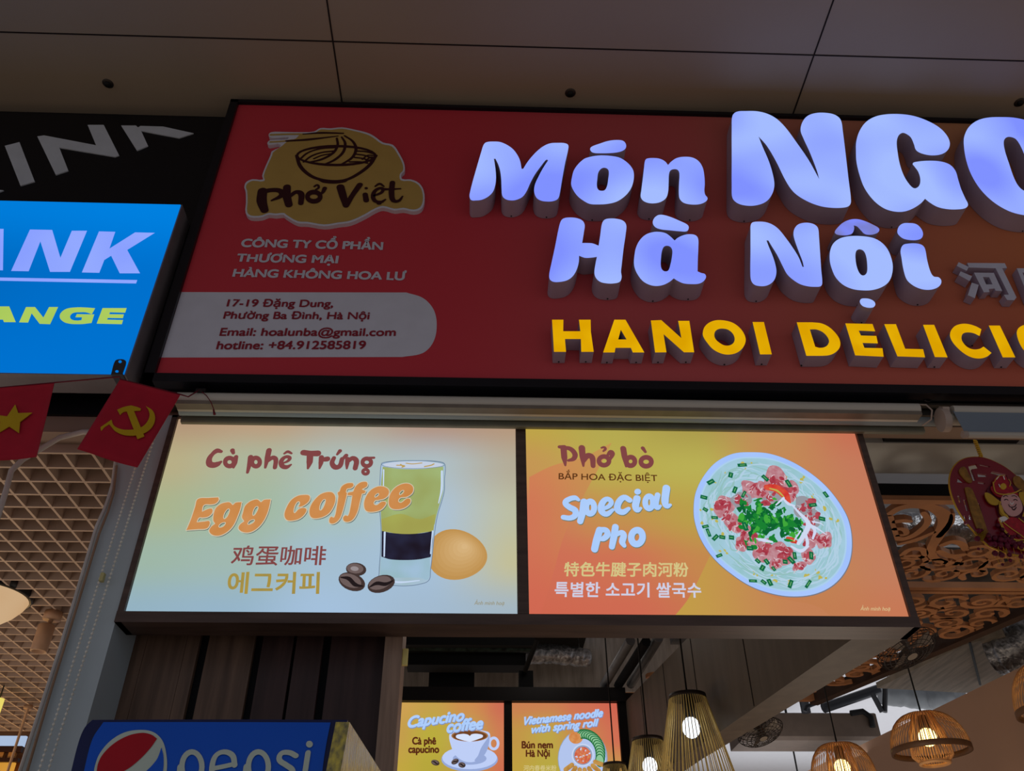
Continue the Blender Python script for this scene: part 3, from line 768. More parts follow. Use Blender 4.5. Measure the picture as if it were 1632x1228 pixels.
cg = Crop(MP, 520, 700, 4.721)
gl = [glow('glass_tint', (160, 186, 196), 1.0, (172, 196, 222), 14), glow('egg_cream', (160, 180, 118), 1.0, (152, 160, 92), 12), glow('foam', (196, 206, 224), 1.0),
      glow('coffee_layer', (40, 40, 62), 1.0, (30, 24, 36), 22), glow('glass_line', (104, 124, 150), 1.0), glow('foam_swirl', (186, 156, 84), 1.0), glow('glass_light', (196, 214, 240), 1.0), glow('clear_base', (150, 184, 194), 1.0, (160, 190, 214), 16), glow('cream_yellow', (166, 170, 86), 1.0, (160, 158, 80), 12)]
m = MB()
GL = "415,185 440,172 550,162 700,160 850,168 893,190 890,300 888,390 868,470 840,560 818,680 800,850 785,980 772,1060 700,1090 600,1102 500,1098 405,1085 398,1000 408,850 412,680 405,560 398,440 405,300"
m.mat(0).fill(MP, cg.loop(GL), (), 0.0004)
m.mat(7).fill(MP, cg.loop("412,885! 600,910 780,885! 770,1050 700,1040 560,1040 405,1040!"), (), 0.0005)
m.mat(1).fill(MP, cg.loop("425,205! 560,222 720,222 880,205! 878,390 855,480 828,580 815,640! 600,660 415,640! 410,520 412,350"), (), 0.0006)
m.mat(8).fill(MP, cg.loop("413,600! 560,560 700,600 822,560! 806,690! 600,715 418,690!"), (), 0.0007)
m.mat(3).fill(MP, cg.loop("418,688! 480,702 600,712 720,705 805,688! 800,780 785,885! 700,902 600,908 480,902 415,882!"), (), 0.0008)
m.mat(2).fill(MP, cg.oval(655, 192, 225, 26), (), 0.0009)
m.mat(5); strokes(m, cg, [("530,195 590,200 570,210", 8), ("600,180 650,185 720,178", 7), ("740,205 790,195 810,185", 9), ("560,190 580,205", 10)], 0.0010)
m.mat(4).edge(MP, cg.loop(GL), 0.0016, 0.0011); m.edge(MP, cg.oval(655, 190, 238, 30), 0.0013, 0.0011)
m.mat(6); strokes(m, cg, [("870,240 868,380 845,480", [14, 16, 6]), ("800,690 785,860", [10, 8]), ("440,700 436,880", [14, 10]), ("440,1062 560,1075 700,1062", [10, 14, 8]), ("432,230 430,400", [10, 6])], 0.0012)
m.build('glass_picture', gl, egg)
m = MB(); em_ = []
for i in range(9):
    f = i / 8
    em_.append(glow('egg_shell_%d' % i, (192 + 24 * f, 146 + 34 * f, 82 + 46 * f), 1.0))
    k = 1 - f * 0.9; L = []
    for j in range(40):
        a = 2 * math.pi * j / 40; x, y = 228 * math.cos(a), (190 - 26 * math.cos(a)) * math.sin(a)
        L.append(cg.q((985 + 55 * f + k * (x * .99 - y * .1), 868 - 62 * f + k * (y * .99 + x * .1))))
    m.mat(i).fill(MP, L, (), 0.00005 * i + 0.00012)
m.build('egg_picture', em_, egg)
def bean(m, cr, x, y, rx, ry, rot, h, slot=True):
    m.mat(0).fill(MPX[0], cr.oval(x, y, rx, ry, 20, rot), (), h)
    m.mat(1).fill(MPX[0], cr.oval(x - rx * .1, y - ry * .12, rx * .82, ry * .75, 18, rot), (), h + .0001)
    if slot:
        c, s_ = math.cos(rot), math.sin(rot)
        P = [(-0.85, -0.05), (-0.3, -0.22), (0.3, 0.18), (0.85, 0.05)]
        txt = ' '.join('%f,%f' % (x + a * rx * c - b * ry * s_, y + a * rx * s_ + b * ry * c) for a, b in P)
        L, w = cr.line(txt, [ry * .15, ry * .45, ry * .45, ry * .15]); m.mat(2).stroke(MPX[0], L, w, h + .0002)
    else:
        m.mat(3).fill(MPX[0], cr.oval(x - rx * .15, y - ry * .1, rx * .4, ry * .35, 14, rot), (), h + .0002)
MPX = [MP]
bm = [glow('bean_dark', (66, 52, 50), 1.0), glow('bean_mid', (108, 92, 90), 1.0), glow('bean_slot', (34, 26, 28), 1.0), glow('bean_light', (150, 140, 142), 1.0)]
for a_ in ((225, 978, 77, 50, 0.1, 0.0013, False), (193, 1072, 104, 66, 0.35, 0.0017), (414, 1088, 106, 64, -0.3, 0.0017)):
    m = MB(); bean(m, cg, *a_); m.build('bean_picture', bm, egg)

# ---- special pho print
c7 = Crop(MP, 870, 700, 6.464); cb2 = Crop(MP, 1080, 690, 4.093)
m = MB(); m.fill(MP, cpx.loop("843.5,760! 880,742 930,728 975,705! 960,735 930,790 900,850 880,920 860,984! 845,984!"), (), 0.0003)
m.build('red_wave', print_art('pho_red_wave', [[(206, 136, 84), (196, 150, 82)], [(208, 118, 86), (196, 142, 82)], [(208, 104, 82), (208, 110, 80)]], (-0.46, -0.23, 0, 0.5)), pho)
m = MB(); m.fill(MP, cpx.loop("1072,985! 1098,952 1133,882! 1165,915 1230,950 1300,965 1330,986!"), (), 0.0003)
m.build('gold_wave', print_art('pho_gold_wave', [[(190, 160, 70), (196, 134, 84)], [(194, 156, 72), (196, 128, 86)]], (-0.12, 0.22, 0, 0.3)), pho)
P1 = [("140,78 190,80", [30, 40]), ("182,95 190,190 200,268", [54, 52, 14]), ("185,85 255,100 300,155 285,200 232,218", [34, 42, 46, 40, 22]),
      ("370,88 378,180 386,275", [58, 52, 14]), ("392,232 430,170 475,185 486,275", [20, 56, 52, 40]), ('o', 598, 222, 52, 45, 42), ("640,158 668,130 685,150 662,205", [26, 40, 42, 22]), ("572,88 600,82 612,100 592,122", [14, 20, 22, 14]),
      ("796,95 810,180 826,280", [52, 50, 16]), ('o', 872, 228, 44, 44, 44), ('o', 1032, 232, 54, 46, 44), ("998,92 1024,130", [34, 22])]
m = MB(); strokes(m, c7, bolder(P1, 6), HH); m.build('vietnamese_title', br, pho)
m = MB(); text(m, c7, "BẮP HOA ĐẶC BIỆT", (132, 412), (1148, 432), (133, 350), 0.05, HH); m.build('vietnamese_subtitle', glow('print_umber', (92, 52, 24), 1.0), pho)
SPL = [("335,625 300,605 240,618 200,655 240,700 300,735 300,785 250,812 180,805", [26, 46, 46, 50, 54, 56, 50, 46, 44]), ("392,645 380,740 352,848", [62, 60, 52]), ('o', 455, 705, 42, 62, 54),
       ("580,722 650,690 672,645 625,618 575,670 572,740 622,772 688,728", [30, 36, 42, 46, 54, 58, 50, 26]), ("860,628 805,600 750,650 738,725 790,752 852,716", [50, 50, 54, 58, 54, 30]), ('d', 944, 542, 34, 30),
       ("938,610 922,690 938,732 975,712", [62, 60, 46, 22]), ('o', 1062, 652, 40, 62, 52), ("1150,575 1130,670 1145,708 1178,688", [46, 50, 42, 20]), ("1240,505 1225,640 1242,690 1280,678", [66, 62, 48, 22]),
       ("552,935 522,1040 500,1135", [60, 64, 60]), ("565,935 620,940 632,985 592,1025 545,1030", [52, 50, 54, 48, 28]), ("715,905 700,1000 678,1110", [58, 60, 50]), ("720,990 778,962 800,990 785,1060 805,1098", [30, 46, 56, 56, 36]), ('o', 936, 1010, 58, 72, 60, 0.15)]
m = MB(); c7s = Crop(MP, 870 + 0.9, 700 + 1.1, 6.464); strokes(m, c7s, bolder(SPL, 8), 0.0010); m.build('title_shadow', glow('print_shadow_green', (110, 124, 110), 1.0), pho)
m = MB(); strokes(m, c7, bolder(SPL, 8), 0.0022); m.build('title_lettering', glow('print_white', (168, 202, 250), 1.0, (176, 206, 250), 20), pho)
cq = Crop(MP, 544, 818, 2.994)
m = MB(); text(m, cq, "特色牛腱子肉河粉", (1062, 300), (1655, 302), (1067, 232), 0.05, HH, True); m.build('chinese_lettering', glow('print_cream', (212, 196, 134), 1.0), pho)
m = MB(); text(m, cq, "특별한 소고기 쌀국수", (1016, 398), (1718, 402), (1020, 327), 0.05, HH, True); m.build('korean_lettering', glow('print_pale', (206, 206, 226), 1.0), pho)
m = MB(); text(m, cpx, "Ảnh minh hoạ", (1371, 972.5), (1418, 973), (1372, 966.5), 0.02, HH); m.build('small_print', glow('print_ochre3', (216, 190, 140), 1.0), pho)

PL = "105,470 120,380 170,280 250,190 360,135 480,125 600,135 730,180 850,250 960,340 1050,450 1110,560 1135,690 1125,820 1080,920 1000,1000 890,1050 760,1065 630,1050 480,1000 340,910 230,810 150,690 110,570"
def scaled(f, cx=620, cy=595, dx=0, dy=0):
    return ' '.join('%f,%f' % (cx + dx + (p[0] - cx) * f, cy + dy + (p[1] - cy) * f) for p in parse(PL))
bmats = [glow('plate_white', (160, 192, 250), 1.0, (168, 198, 252), 8), glow('broth', (146, 192, 196), 1.0, (164, 202, 222), 14, 3), glow('noodle_a', (176, 206, 226), 1.0), glow('noodle_b', (146, 190, 188), 1.0),
         glow('beef_pink', (178, 104, 116), 1.0, (196, 150, 158), 60, 3), glow('beef_red', (158, 44, 62), 1.0, (182, 82, 92), 70, 3), glow('beef_fat', (216, 196, 204), 1.0), glow('chili_red', (206, 52, 48), 1.0, (216, 84, 60), 60),
         glow('herb_a', (26, 128, 50), 1.0), glow('herb_b', (14, 98, 48), 1.0), glow('herb_c', (64, 166, 58), 1.0), glow('scallion', (16, 104, 66), 1.0), glow('onion', (206, 216, 240), 1.0), glow('oil', (188, 178, 84), 1.0), glow('beef_grey', (150, 150, 158), 1.0), glow('plate_edge', (120, 120, 130), 1.0), glow('broth_rim', (170, 206, 236), 1.0), glow('scallion_light', (110, 176, 110), 1.0)]
m = MB()
rng = random.Random(5)
m.mat(15).fill(MP, cb2.loop(scaled(1.008, dx=2, dy=3)), (), 0.0006)
m.mat(0).fill(MP, cb2.loop(PL), (), 0.0008)
m.mat(16).fill(MP, cb2.loop(scaled(0.935)), (), 0.0009)
m.mat(1).fill(MP, cb2.loop(scaled(0.915)), (), 0.0010)
def inside_plate(x, y, f=0.84):
    # inside test against the plate outline scaled by f
    P = [(620 + (p[0] - 620) * f, 595 + (p[1] - 595) * f) for p in parse(PL)]; r = False; j = len(P) - 1
    for i in range(len(P)):
        if (P[i][1] > y) != (P[j][1] > y) and x < (P[j][0] - P[i][0]) * (y - P[i][1]) / (P[j][1] - P[i][1]) + P[i][0]: r = not r
        j = i
    return r
PLq = [(p[0] - 620, p[1] - 595) for p in parse(PL)]
h = 0.0011
for i in range(190):
    k = rng.uniform(0, len(PLq)); f0 = rng.uniform(0.5, 0.87); pts = []
    ln = rng.uniform(1.0, 3.2)
    for j in range(4):
        a = (k + ln * j / 3) % len(PLq); i0 = int(a); fr = a - i0
        q0, q1 = PLq[i0], PLq[(i0 + 1) % len(PLq)]; f = min(.88, f0 + rng.uniform(-0.05, 0.05))
        pts.append('%f,%f' % (620 + (q0[0] + (q1[0] - q0[0]) * fr) * f, 595 + (q0[1] + (q1[1] - q0[1]) * fr) * f))
    L, w = cb2.line(' '.join(pts), [3, rng.uniform(7, 13), rng.uniform(7, 13), 3], 3)
    m.mat(2 if rng.random() < .62 else 3).stroke(MP, L, w, h + i * 1e-6, cap=False)
def blob(x, y, r, mat, h, k=9, jag=.3, sy=1.0, rot=0.0):
    pts = []
    for i in range(k):
        a = 2 * math.pi * i / k; q = r * rng.uniform(1 - jag, 1 + jag); X, Y = q * math.cos(a), q * sy * math.sin(a)
        pts.append('%f,%f' % (x + X * math.cos(rot) - Y * math.sin(rot), y + X * math.sin(rot) + Y * math.cos(rot)))
    m.mat(mat).fill(MP, cb2.loop(' '.join(pts), n=3), (), h)
for i in range(46):
    a = rng.uniform(0, 6.28); f = rng.uniform(.70, .88); q = PLq[int(a / 6.28 * len(PLq)) % len(PLq)]
    blob(620 + q[0] * f + rng.uniform(-25, 25), 595 + q[1] * f + rng.uniform(-20, 20), rng.uniform(5, 16), 13, 0.00128, 7, .4, rng.uniform(.5, 1), rng.uniform(0, 3))
beef = [(300, 480, 72), (372, 592, 68), (462, 672, 64), (560, 762, 62), (680, 792, 66), (650, 315, 80), (728, 375, 62), (475, 372, 62), (832, 485, 66), (880, 560, 58), (866, 690, 56), (955, 700, 54), (852, 800, 46), (415, 440, 56), (790, 868, 38), (600, 420, 60), (540, 380, 50), (330, 540, 45), (640, 850, 38), (420, 720, 50)]
for i, (x, y, r) in enumerate(beef):
    r *= 1.16; h = 0.00132 + i * 0.00001
    blob(x, y, r, 14 if i in (8, 9, 13, 15) else 4, h, 10, .22, rng.uniform(.7, .95), rng.uniform(0, 3))
    for j in range(10):
        blob(x + rng.uniform(-.6, .6) * r, y + rng.uniform(-.55, .55) * r, r * rng.uniform(.16, .36), 5, h + 0.000002 + j * 1e-6, 7, .35, rng.uniform(.4, .9), rng.uniform(0, 3))
    for j in range(6):
        a = rng.uniform(0, 6.28); x1, y1 = x + rng.uniform(-.6, .6) * r, y + rng.uniform(-.6, .6) * r
        L, w = cb2.line('%f,%f %f,%f %f,%f' % (x1, y1, x1 + 14 * math.cos(a), y1 + 14 * math.sin(a), x1 + 32 * math.cos(a + .4), y1 + 32 * math.sin(a + .4)), [2, rng.uniform(4, 8), 2], 3)
        m.mat(6).stroke(MP, L, w, h + 0.00001 - 1e-6, cap=False)
m.mat(7); strokes(m, cb2, [("582,355 640,362 695,400 722,450", [40, 56, 60, 30]), ("720,690 750,700 772,712", [30, 42, 24])], 0.00160)
m.mat(13); strokes(m, cb2, [("600,362 650,378 690,415", [8, 14, 8]), ("735,695 760,705", [6, 10])], 0.00163)
for i in range(230):
    if rng.random() < .68: x, y = rng.gauss(545, 62), rng.gauss(575, 58)
    else: x, y = rng.gauss(725, 50), rng.gauss(600, 36)
    blob(x, y, rng.uniform(10, 30), rng.choice((8, 8, 9, 10)), 0.00166 + i * 1e-6, 8, .5, rng.uniform(.35, .8), rng.uniform(0, 3))
for i, (x, y) in enumerate([(420, 210), (372, 372), (180, 500), (170, 420), (240, 552), (200, 650), (245, 682), (350, 682), (570, 295), (722, 330), (880, 470), (965, 402), (470, 752), (522, 835), (552, 880), (580, 840), (625, 885), (740, 830), (870, 800), (490, 965), (560, 972), (600, 975), (735, 985), (850, 985), (762, 800), (345, 275), (215, 320), (180, 610), (290, 680), (440, 610), (940, 560), (430, 400), (270, 800), (700, 840)]):
    a = rng.uniform(0, 3.1); d = rng.uniform(16, 30)
    L, w = cb2.line('%f,%f %f,%f' % (x - d * math.cos(a), y - d * math.sin(a), x + d * math.cos(a), y + d * math.sin(a)), rng.uniform(18, 30), 2)
    m.mat(11).stroke(MP, L, w, 0.0019 + i * 1e-6, cap=False)
    L, w = cb2.line('%f,%f %f,%f' % (x - d * .6 * math.cos(a), y - d * .6 * math.sin(a), x + d * .5 * math.cos(a), y + d * .5 * math.sin(a)), 5, 2)
    m.mat(17).stroke(MP, L, w, 0.00195 + i * 1e-6, cap=False)
m.mat(12); strokes(m, cb2, [("745,470 790,520 850,590 832,650 785,722", [10, 16, 30, 28, 20]), ("850,590 892,632 880,690", [24, 20, 12]), ("690,432 720,462 760,475", [12, 20, 10]), ("640,470 690,425", [8, 14]), ("855,600 900,618 965,662", [18, 14, 6]), ("800,640 760,700", [10, 6]), ("515,690 560,700 615,712", [10, 24, 14]), ("880,580 930,590 950,605", [12, 9, 4]), ("740,740 800,770 850,740", [12, 24, 12]), ("830,650 845,720 830,760", [18, 20, 8])], 0.0020)
m.build('noodle_bowl_picture', bmats, pho)

# ================================================================== two smaller lit menu panels on the back wall of the shop
YB = 2.0; BP = vplane(YB)
bx0, bx1 = PY(634, 1122, YB).x, PY(803, 1122, YB).x
bx2, bx3 = PY(816, 1122, YB).x, PY(983, 1122, YB).x
bz1 = PY(810, 1119.5, YB).z; bz0 = bz1 - 0.42
g1 = [[(206, 160, 84), (196, 160, 76), (206, 140, 80), (204, 108, 84)], [(196, 156, 76), (186, 172, 62), (190, 160, 80), (206, 124, 84)], [(194, 166, 66), (182, 166, 60), (190, 150, 72), (206, 110, 80)], [(190, 160, 66), (186, 160, 66), (196, 136, 76), (206, 104, 78)]]
g2 = [[(202, 128, 82), (202, 128, 82), (206, 112, 84), (206, 100, 80)], [(194, 150, 72), (188, 164, 72), (200, 130, 80), (208, 110, 84)], [(192, 160, 66), (184, 168, 66), (190, 160, 72), (200, 150, 80)], [(190, 158, 64), (186, 164, 66), (190, 160, 72), (200, 150, 78)]]
cap = panel('menu_light_box', 'small lit menu panel with a white coffee cup at the back of the shop', bx0, bx1, bz0, bz1, YB, g1, 'menu panels on the back wall')
nem = panel('menu_light_box', 'small lit menu panel with a plate of noodles and spring rolls at the back', bx2, bx3, bz0, bz1, YB, g2, 'menu panels on the back wall')
ck2 = Crop(BP, 610, 1000, 4.08)
wt = glow('print_white', (168, 202, 250)); wb = glow('print_umber2', (88, 40, 22), 1.0)
shd = glow('print_blue_shadow', (120, 140, 190), 1.0)
for root, L_ in ((cap, [("Capucino", (156, 650), (520, 604), (180, 578)), ("coffee", (414, 682), (644, 656), (432, 606))]), (nem, [("Vietnamese noodle", (905, 633), (1424, 578), (922, 580)), ("with spring roll", (958, 686), (1388, 640), (974, 636))])):
    m = MB(); m2 = MB()
    for t_, A, B_, C_ in L_:
        text(m, ck2, t_, A, B_, C_, 0.12, 0.0030)
        text(m2, ck2, t_, (A[0] + 3, A[1] + 4), (B_[0] + 3, B_[1] + 4), (C_[0] + 3, C_[1] + 4), 0.15, 0.0022)
    m2.build('title_shadow', shd, root); m.build('title_lettering', wt, root)
m = MB(); text(m, ck2, "Cà phê", (193, 757), (345, 757), (194, 712), 0.12, 0.0012); text(m, ck2, "capucino", (168, 812), (365, 812), (169, 766), 0.12, 0.0012); m.build('vietnamese_lettering', wb, cap)
m = MB(); text(m, ck2, "Bún nem", (905, 783), (1105, 783), (905, 738), 0.12, 0.0012); text(m, ck2, "Hà Nội", (932, 838), (1085, 838), (932, 794), 0.12, 0.0012); m.build('vietnamese_lettering', wb, nem)
m = MB(); text(m, ck2, "河内春卷米粉", (915, 930), (1128, 930), (917, 893), 0.03, 0.0012, True); m.build('chinese_lettering', glow('print_cream', (212, 196, 134)), nem)
cm = [glow('cup_white', (190, 206, 246), 1.0), glow('cup_shade', (150, 168, 214), 1.0), glow('latte', (112, 66, 36), 1.0), glow('latte_rim', (160, 110, 64), 1.0), glow('cup_light', (214, 226, 252), 1.0)]
m = MB()
m.mat(1).fill(BP, ck2.oval(565, 855, 184, 80), (), 0.0012); m.mat(0).fill(BP, ck2.oval(565, 845, 178, 74), (), 0.0014); m.mat(1).fill(BP, ck2.oval(565, 850, 110, 40), (), 0.0016)
strokes(m.mat(0), ck2, [('o', 722, 752, 28, 36, 18)], 0.0018)
m.mat(0).fill(BP, ck2.loop("435,690 442,760 475,830 530,868 590,872 645,845 682,780 697,690 650,668 565,658 480,668"), (), 0.0020)
m.mat(1).fill(BP, ck2.loop("640,780 680,720 694,700 684,780 648,842 600,868 620,830"), (), 0.0021)
m.mat(3).fill(BP, ck2.oval(566, 702, 120, 38), (), 0.0022); m.mat(2).fill(BP, ck2.oval(566, 704, 110, 33), (), 0.0023)
m.mat(4).fill(BP, ck2.loop("475,706 515,690 552,694 566,704! 580,692 620,690 652,704 620,724 566,742! 510,728"), (), 0.0024)
m.build('cup_picture', cm, cap)
MPX[0] = BP
for a_ in ((342, 877, 28, 18, 0.3, 0.0026), (470, 870, 26, 17, -0.5, 0.0026), (515, 892, 24, 18, 0.2, 0.0030)):
    m = MB(); bean(m, ck2, *a_); m.build('bean_picture', bm, cap)
nm = [glow('plate_pale', (178, 196, 236), 1.0), glow('plate_rim', (140, 160, 190), 1.0), glow('cucumber_skin', (30, 110, 60), 1.0), glow('cucumber', (140, 196, 150), 1.0), glow('carrot', (206, 124, 64), 1.0, (216, 150, 90), 60), glow('roll', (176, 126, 60), 1.0, (196, 150, 80), 50), glow('sauce', (200, 70, 56), 1.0, (216, 130, 90), 90, 3), glow('bowl_white', (200, 212, 240), 1.0)]
m = MB(); m.mat(1).fill(BP, ck2.oval(1300, 850, 162, 190), (), 0.0008); m.mat(0).fill(BP, ck2.oval(1298, 850, 156, 184), (), 0.0010)
for i in range(15):
    a = -1.75 + i * 0.145; x, y = 1305 + 105 * math.cos(a) * 1.05, 825 + 135 * math.sin(a)
    m.mat(2).fill(BP, ck2.oval(x, y, 44, 30, 18, a + 1.2), (), 0.0012 + i * .00006); m.mat(3).fill(BP, ck2.oval(x, y, 37, 24, 18, a + 1.2), (), 0.00123 + i * .00006)
rng2 = random.Random(3)
for i in range(16):
    a = i * 0.8; rr = 42 - i * 2.2
    m.mat(4).fill(BP, ck2.oval(1256 + rr * math.cos(a) * .6, 712 + rr * math.sin(a) * .6, 18, 13, 10, a), (), 0.0012 + i * .00003)
m.fill(BP, ck2.oval(1256, 712, 46, 42), (), 0.00115)
for i in range(7):
    a = 0.35 + i * 0.36; x, y = 1300 + 112 * math.cos(a), 845 + 105 * math.sin(a)
    L, w = ck2.line('%f,%f %f,%f' % (x - 26 * math.cos(a), y - 26 * math.sin(a), x + 26 * math.cos(a), y + 26 * math.sin(a)), 30, 2)
    m.mat(5).stroke(BP, L, w, 0.0022 + i * .00004)
m.mat(7).fill(BP, ck2.oval(1300, 828, 72, 74), (), 0.0026); m.mat(1).fill(BP, ck2.oval(1300, 828, 62, 64), (), 0.0027); m.mat(6).fill(BP, ck2.oval(1300, 830, 54, 56), (), 0.0028)
for i in range(40):
    a, r_ = rng2.uniform(0, 6.28), 48 * math.sqrt(rng2.random())
    m.mat(rng2.choice((4, 7, 6))).fill(BP, ck2.oval(1300 + r_ * math.cos(a), 830 + r_ * math.sin(a), 7, 4, 8, a), (), 0.0029 + i * 1e-6)
m.build('plate_picture', nm, nem)
# ================================================================== column, plank wall, post below the signs
col_m = diff('grey_column_paint', (182, 193, 197), 0.55, var=0.06, scale=3)
xc0, xc1 = PY(158, 830, 0.1).x, fx0 - 0.001
m = MB(); m.box(xc0, xc1, 0.1, 0.235, 0.9, 2.884)
struct('column', m, col_m)
grey_c = diff('grey_cable', (196, 190, 184), 0.6)
tan_c = diff('tan_cable', (150, 120, 96), 0.6)
def cable(label, pts, r, mat, y):
    m = MB(); m.tube([PY(p[0], p[1], p[2] if len(p) > 2 else y) for p in pts], r, 8)
    o = m.build('cable', mat, None, PY(pts[0][0], pts[0][1], y)); tag(o, label, 'cable'); return o
cable('grey cable conduit running down the left edge of the grey column', [(184, 735), (178, 780), (166, 812), (154, 838), (140, 885), (120, 952), (95, 1035), (70, 1112), (28, 1240)], 0.0042, grey_c, 0.09)
cable('thin tan cable running down the column beside the grey conduit', [(186, 742), (181, 785), (172, 815), (158, 850), (126, 955), (101, 1036), (78, 1110), (40, 1240)], 0.003, tan_c, 0.088)
cable('thick grey cord looping below the beige beam, behind the red flags', [(-30, 905), (0, 812), (10, 780), (18, 750), (36, 732), (70, 712), (95, 697), (132, 688), (160, 688)], 0.007, grey_c, 0.094)

YW = 0.235
m = MB(); m.box(-0.93, PY(606, 1080, YW).x, YW + 0.016, YW + 0.03, 0.9, 2.86)
struct('wall_back', m, dark_m)
wood_m = [diff('brown_plank', (108, 84, 68), 0.5, var=0.32, scale=6, stretch=(9, 9, 0.6)), diff('dark_plank', (66, 46, 42), 0.5, var=0.3, scale=6, stretch=(9, 9, 0.6))]
for i, (a, b) in enumerate(((176, 219), (219.6, 284), (284.6, 305.6), (320.6, 395.8), (409, 459), (464, 507.7), (521, 612))):
    x0, x1 = PY(a, 1080, YW).x, PY(b, 1080, YW).x
    m = MB(); m.hull([(YW + .015, 0.9), (YW + .015, 2.4), (YW, 2.4), (YW, 0.9)], x0, x1)
    o = struct('wall_plank', m, wood_m[0 if i < 4 else 1])
post_m = diff('post_wood', (152, 124, 104), 0.5, var=0.25, scale=8, stretch=(9, 9, 0.6))
xq0, xq1 = PY(614.5, 1012, 0.18).x, PY(642.5, 1012, 0.18).x
m = MB(); m.box(xq0, xq1, 0.18, 0.27, 0.9, 2.86); struct('trim_2', m, post_m)

# beam above the money changer: black band, beige underside strip
m = MB()
m.box(-4.5, -0.95, 0.09, 0.16, PY(100, 660, 0.09).z, 2.93); struct('wall_left_lower', m, black_m)
m = MB(); zz = PY(100, 660, 0.10).z - 0.002
m.box(-4.5, xc0 - 0.003, 0.1, 0.16, PY(100, 688, 0.1).z, zz); struct('trim_3', m, beige_m)

# ------------------------------------------------------------------ open-cell ceiling of the neighbouring hall
GZ = 2.8; slat_m = diff('open_cell_slat', (184, 162, 146), 0.6, var=0.06, scale=2)
m = MB(); px_ = 0.0765
y = 0.165
while y < 3.05:
    m.box(-4.6, xc0 - 0.02, y - 0.004, y + 0.004, GZ, GZ + 0.075); y += px_
x = xc0 - 0.03
while x > -4.6:
    m.box(x - 0.004, x + 0.004, 0.163, 3.0, GZ + 0.0003, GZ + 0.0747); x -= px_
grid = struct('ceiling_grid', m, slat_m)
m = MB(); m.box(-4.6, xc0 - 0.01, 0.163, 3.05, GZ + 0.10, GZ + 0.13); struct('ceiling_above_grid', m, diff('dark_slab', (104, 98, 90), 0.8, var=0.15, scale=2))

# back of the hall: lit strip window, slatted band, warm counter wall
YH = 3.2
a, b = PY(-260, 1170, YH), PY(42, 1172, YH); c = PY(38, 1189, YH)
m = MB(); m.box(a.x - 1.5, b.x, YH, YH + 0.02, c.z, b.z); struct('window_1', m, glow('daylight_glass', (160, 180, 210), 1.0, (172, 190, 218), 1.5))
m = MB(); m.box(a.x - 1.5, b.x + 0.02, YH + 0.03, YH + 0.06, 0.9, 2.92); struct('wall_back_left', m, diff('hall_back_wall', (120, 70, 30), 0.6))
m = MB(); z1 = c.z - 0.004; z0 = PY(30, 1209, YH).z
m.box(a.x - 1.5, b.x + 0.01, YH - 0.03, YH - 0.002, z1 - 0.03, z1); m.box(a.x - 1.5, b.x + 0.01, YH - 0.03, YH - 0.002, z0 - 0.02, z0)
struct('trim_4', m, diff('band_wood', (58, 30, 14), 0.5))
band = thing('slatted_band', 'row of upright honey coloured slats in the far left corner', 'slats', (b.x - 0.3, YH - 0.02, z0))
for i in range(14):
    x = b.x - 0.035 - i * 0.062
    MB().box(x - 0.018, x + 0.018, YH - 0.025, YH - 0.004, z0 + 0.001, z1 - 0.031).build('slat', diff('honey_slat', (200, 140, 70), 0.5), band)
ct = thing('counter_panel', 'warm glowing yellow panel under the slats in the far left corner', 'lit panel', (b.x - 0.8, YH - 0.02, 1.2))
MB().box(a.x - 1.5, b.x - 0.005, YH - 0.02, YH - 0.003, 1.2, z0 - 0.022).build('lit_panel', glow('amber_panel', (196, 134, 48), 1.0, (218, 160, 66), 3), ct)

def pendant_line(t, top, bot, r, mat, name='cord'):
    return MB().tube([top, bot], r, 6).build(name, mat, t)
blackp = diff('black_lamp_metal', (14, 13, 15), 0.35)
# broad white lamp with a black rim, half out of the picture
LY = 1.15
pr = PY(47, 943, LY); cx_ = pr.x - 0.155; czl = pr.z
t = thing('dish_lamp', 'broad white dish lamp with a black rim at the left edge', 'lamp', (cx_, LY, czl))
MB().lathe((cx_, LY, czl), [(0.02, 0.075), (0.10, 0.068), (0.150, 0.052), (0.160, 0.04), (0.160, -0.014), (0.150, -0.02), (0.149, 0.0), (0.02, 0.03)], 40).build('rim', blackp, t)
MB().lathe((cx_, LY, czl), [(0.0, -0.125), (0.04, -0.12), (0.08, -0.102), (0.115, -0.072), (0.138, -0.042), (0.148, -0.019)], 40).build('diffuser', glow('opal_diffuser', (196, 158, 116), 1.0, (204, 172, 134), 5), t)
pendant_line(t, (cx_, LY, GZ + .02), (cx_, LY, czl + 0.05), 0.004, blackp)
# spotlight under the grid
beigep = diff('beige_lamp_metal', (176, 140, 112), 0.45)
sp_ = PY(76, 993, 1.3); t = thing('track_spotlight', 'small beige cylinder spotlight under the open-cell ceiling, left of the column', 'spotlight', (sp_.x, 1.3, GZ))
MB().lathe((sp_.x + .01, 1.3, GZ), [(0.0, 0.0), (0.032, 0.0), (0.032, -0.03), (0.0, -0.03)], 18).build('adaptor', beigep, t)
MB().tube([(sp_.x + .01, 1.3, GZ - .03), (sp_.x + .004, 1.3, GZ - .05)], 0.008, 8).build('joint', beigep, t)
MB().lathe((sp_.x, 1.3, GZ - 0.05), [(0.0, 0.0), (0.026, 0.0), (0.029, -0.004), (0.029, -0.098), (0.024, -0.1), (0.022, -0.09), (0.0, -0.088)], 22).build('barrel', beigep, t)
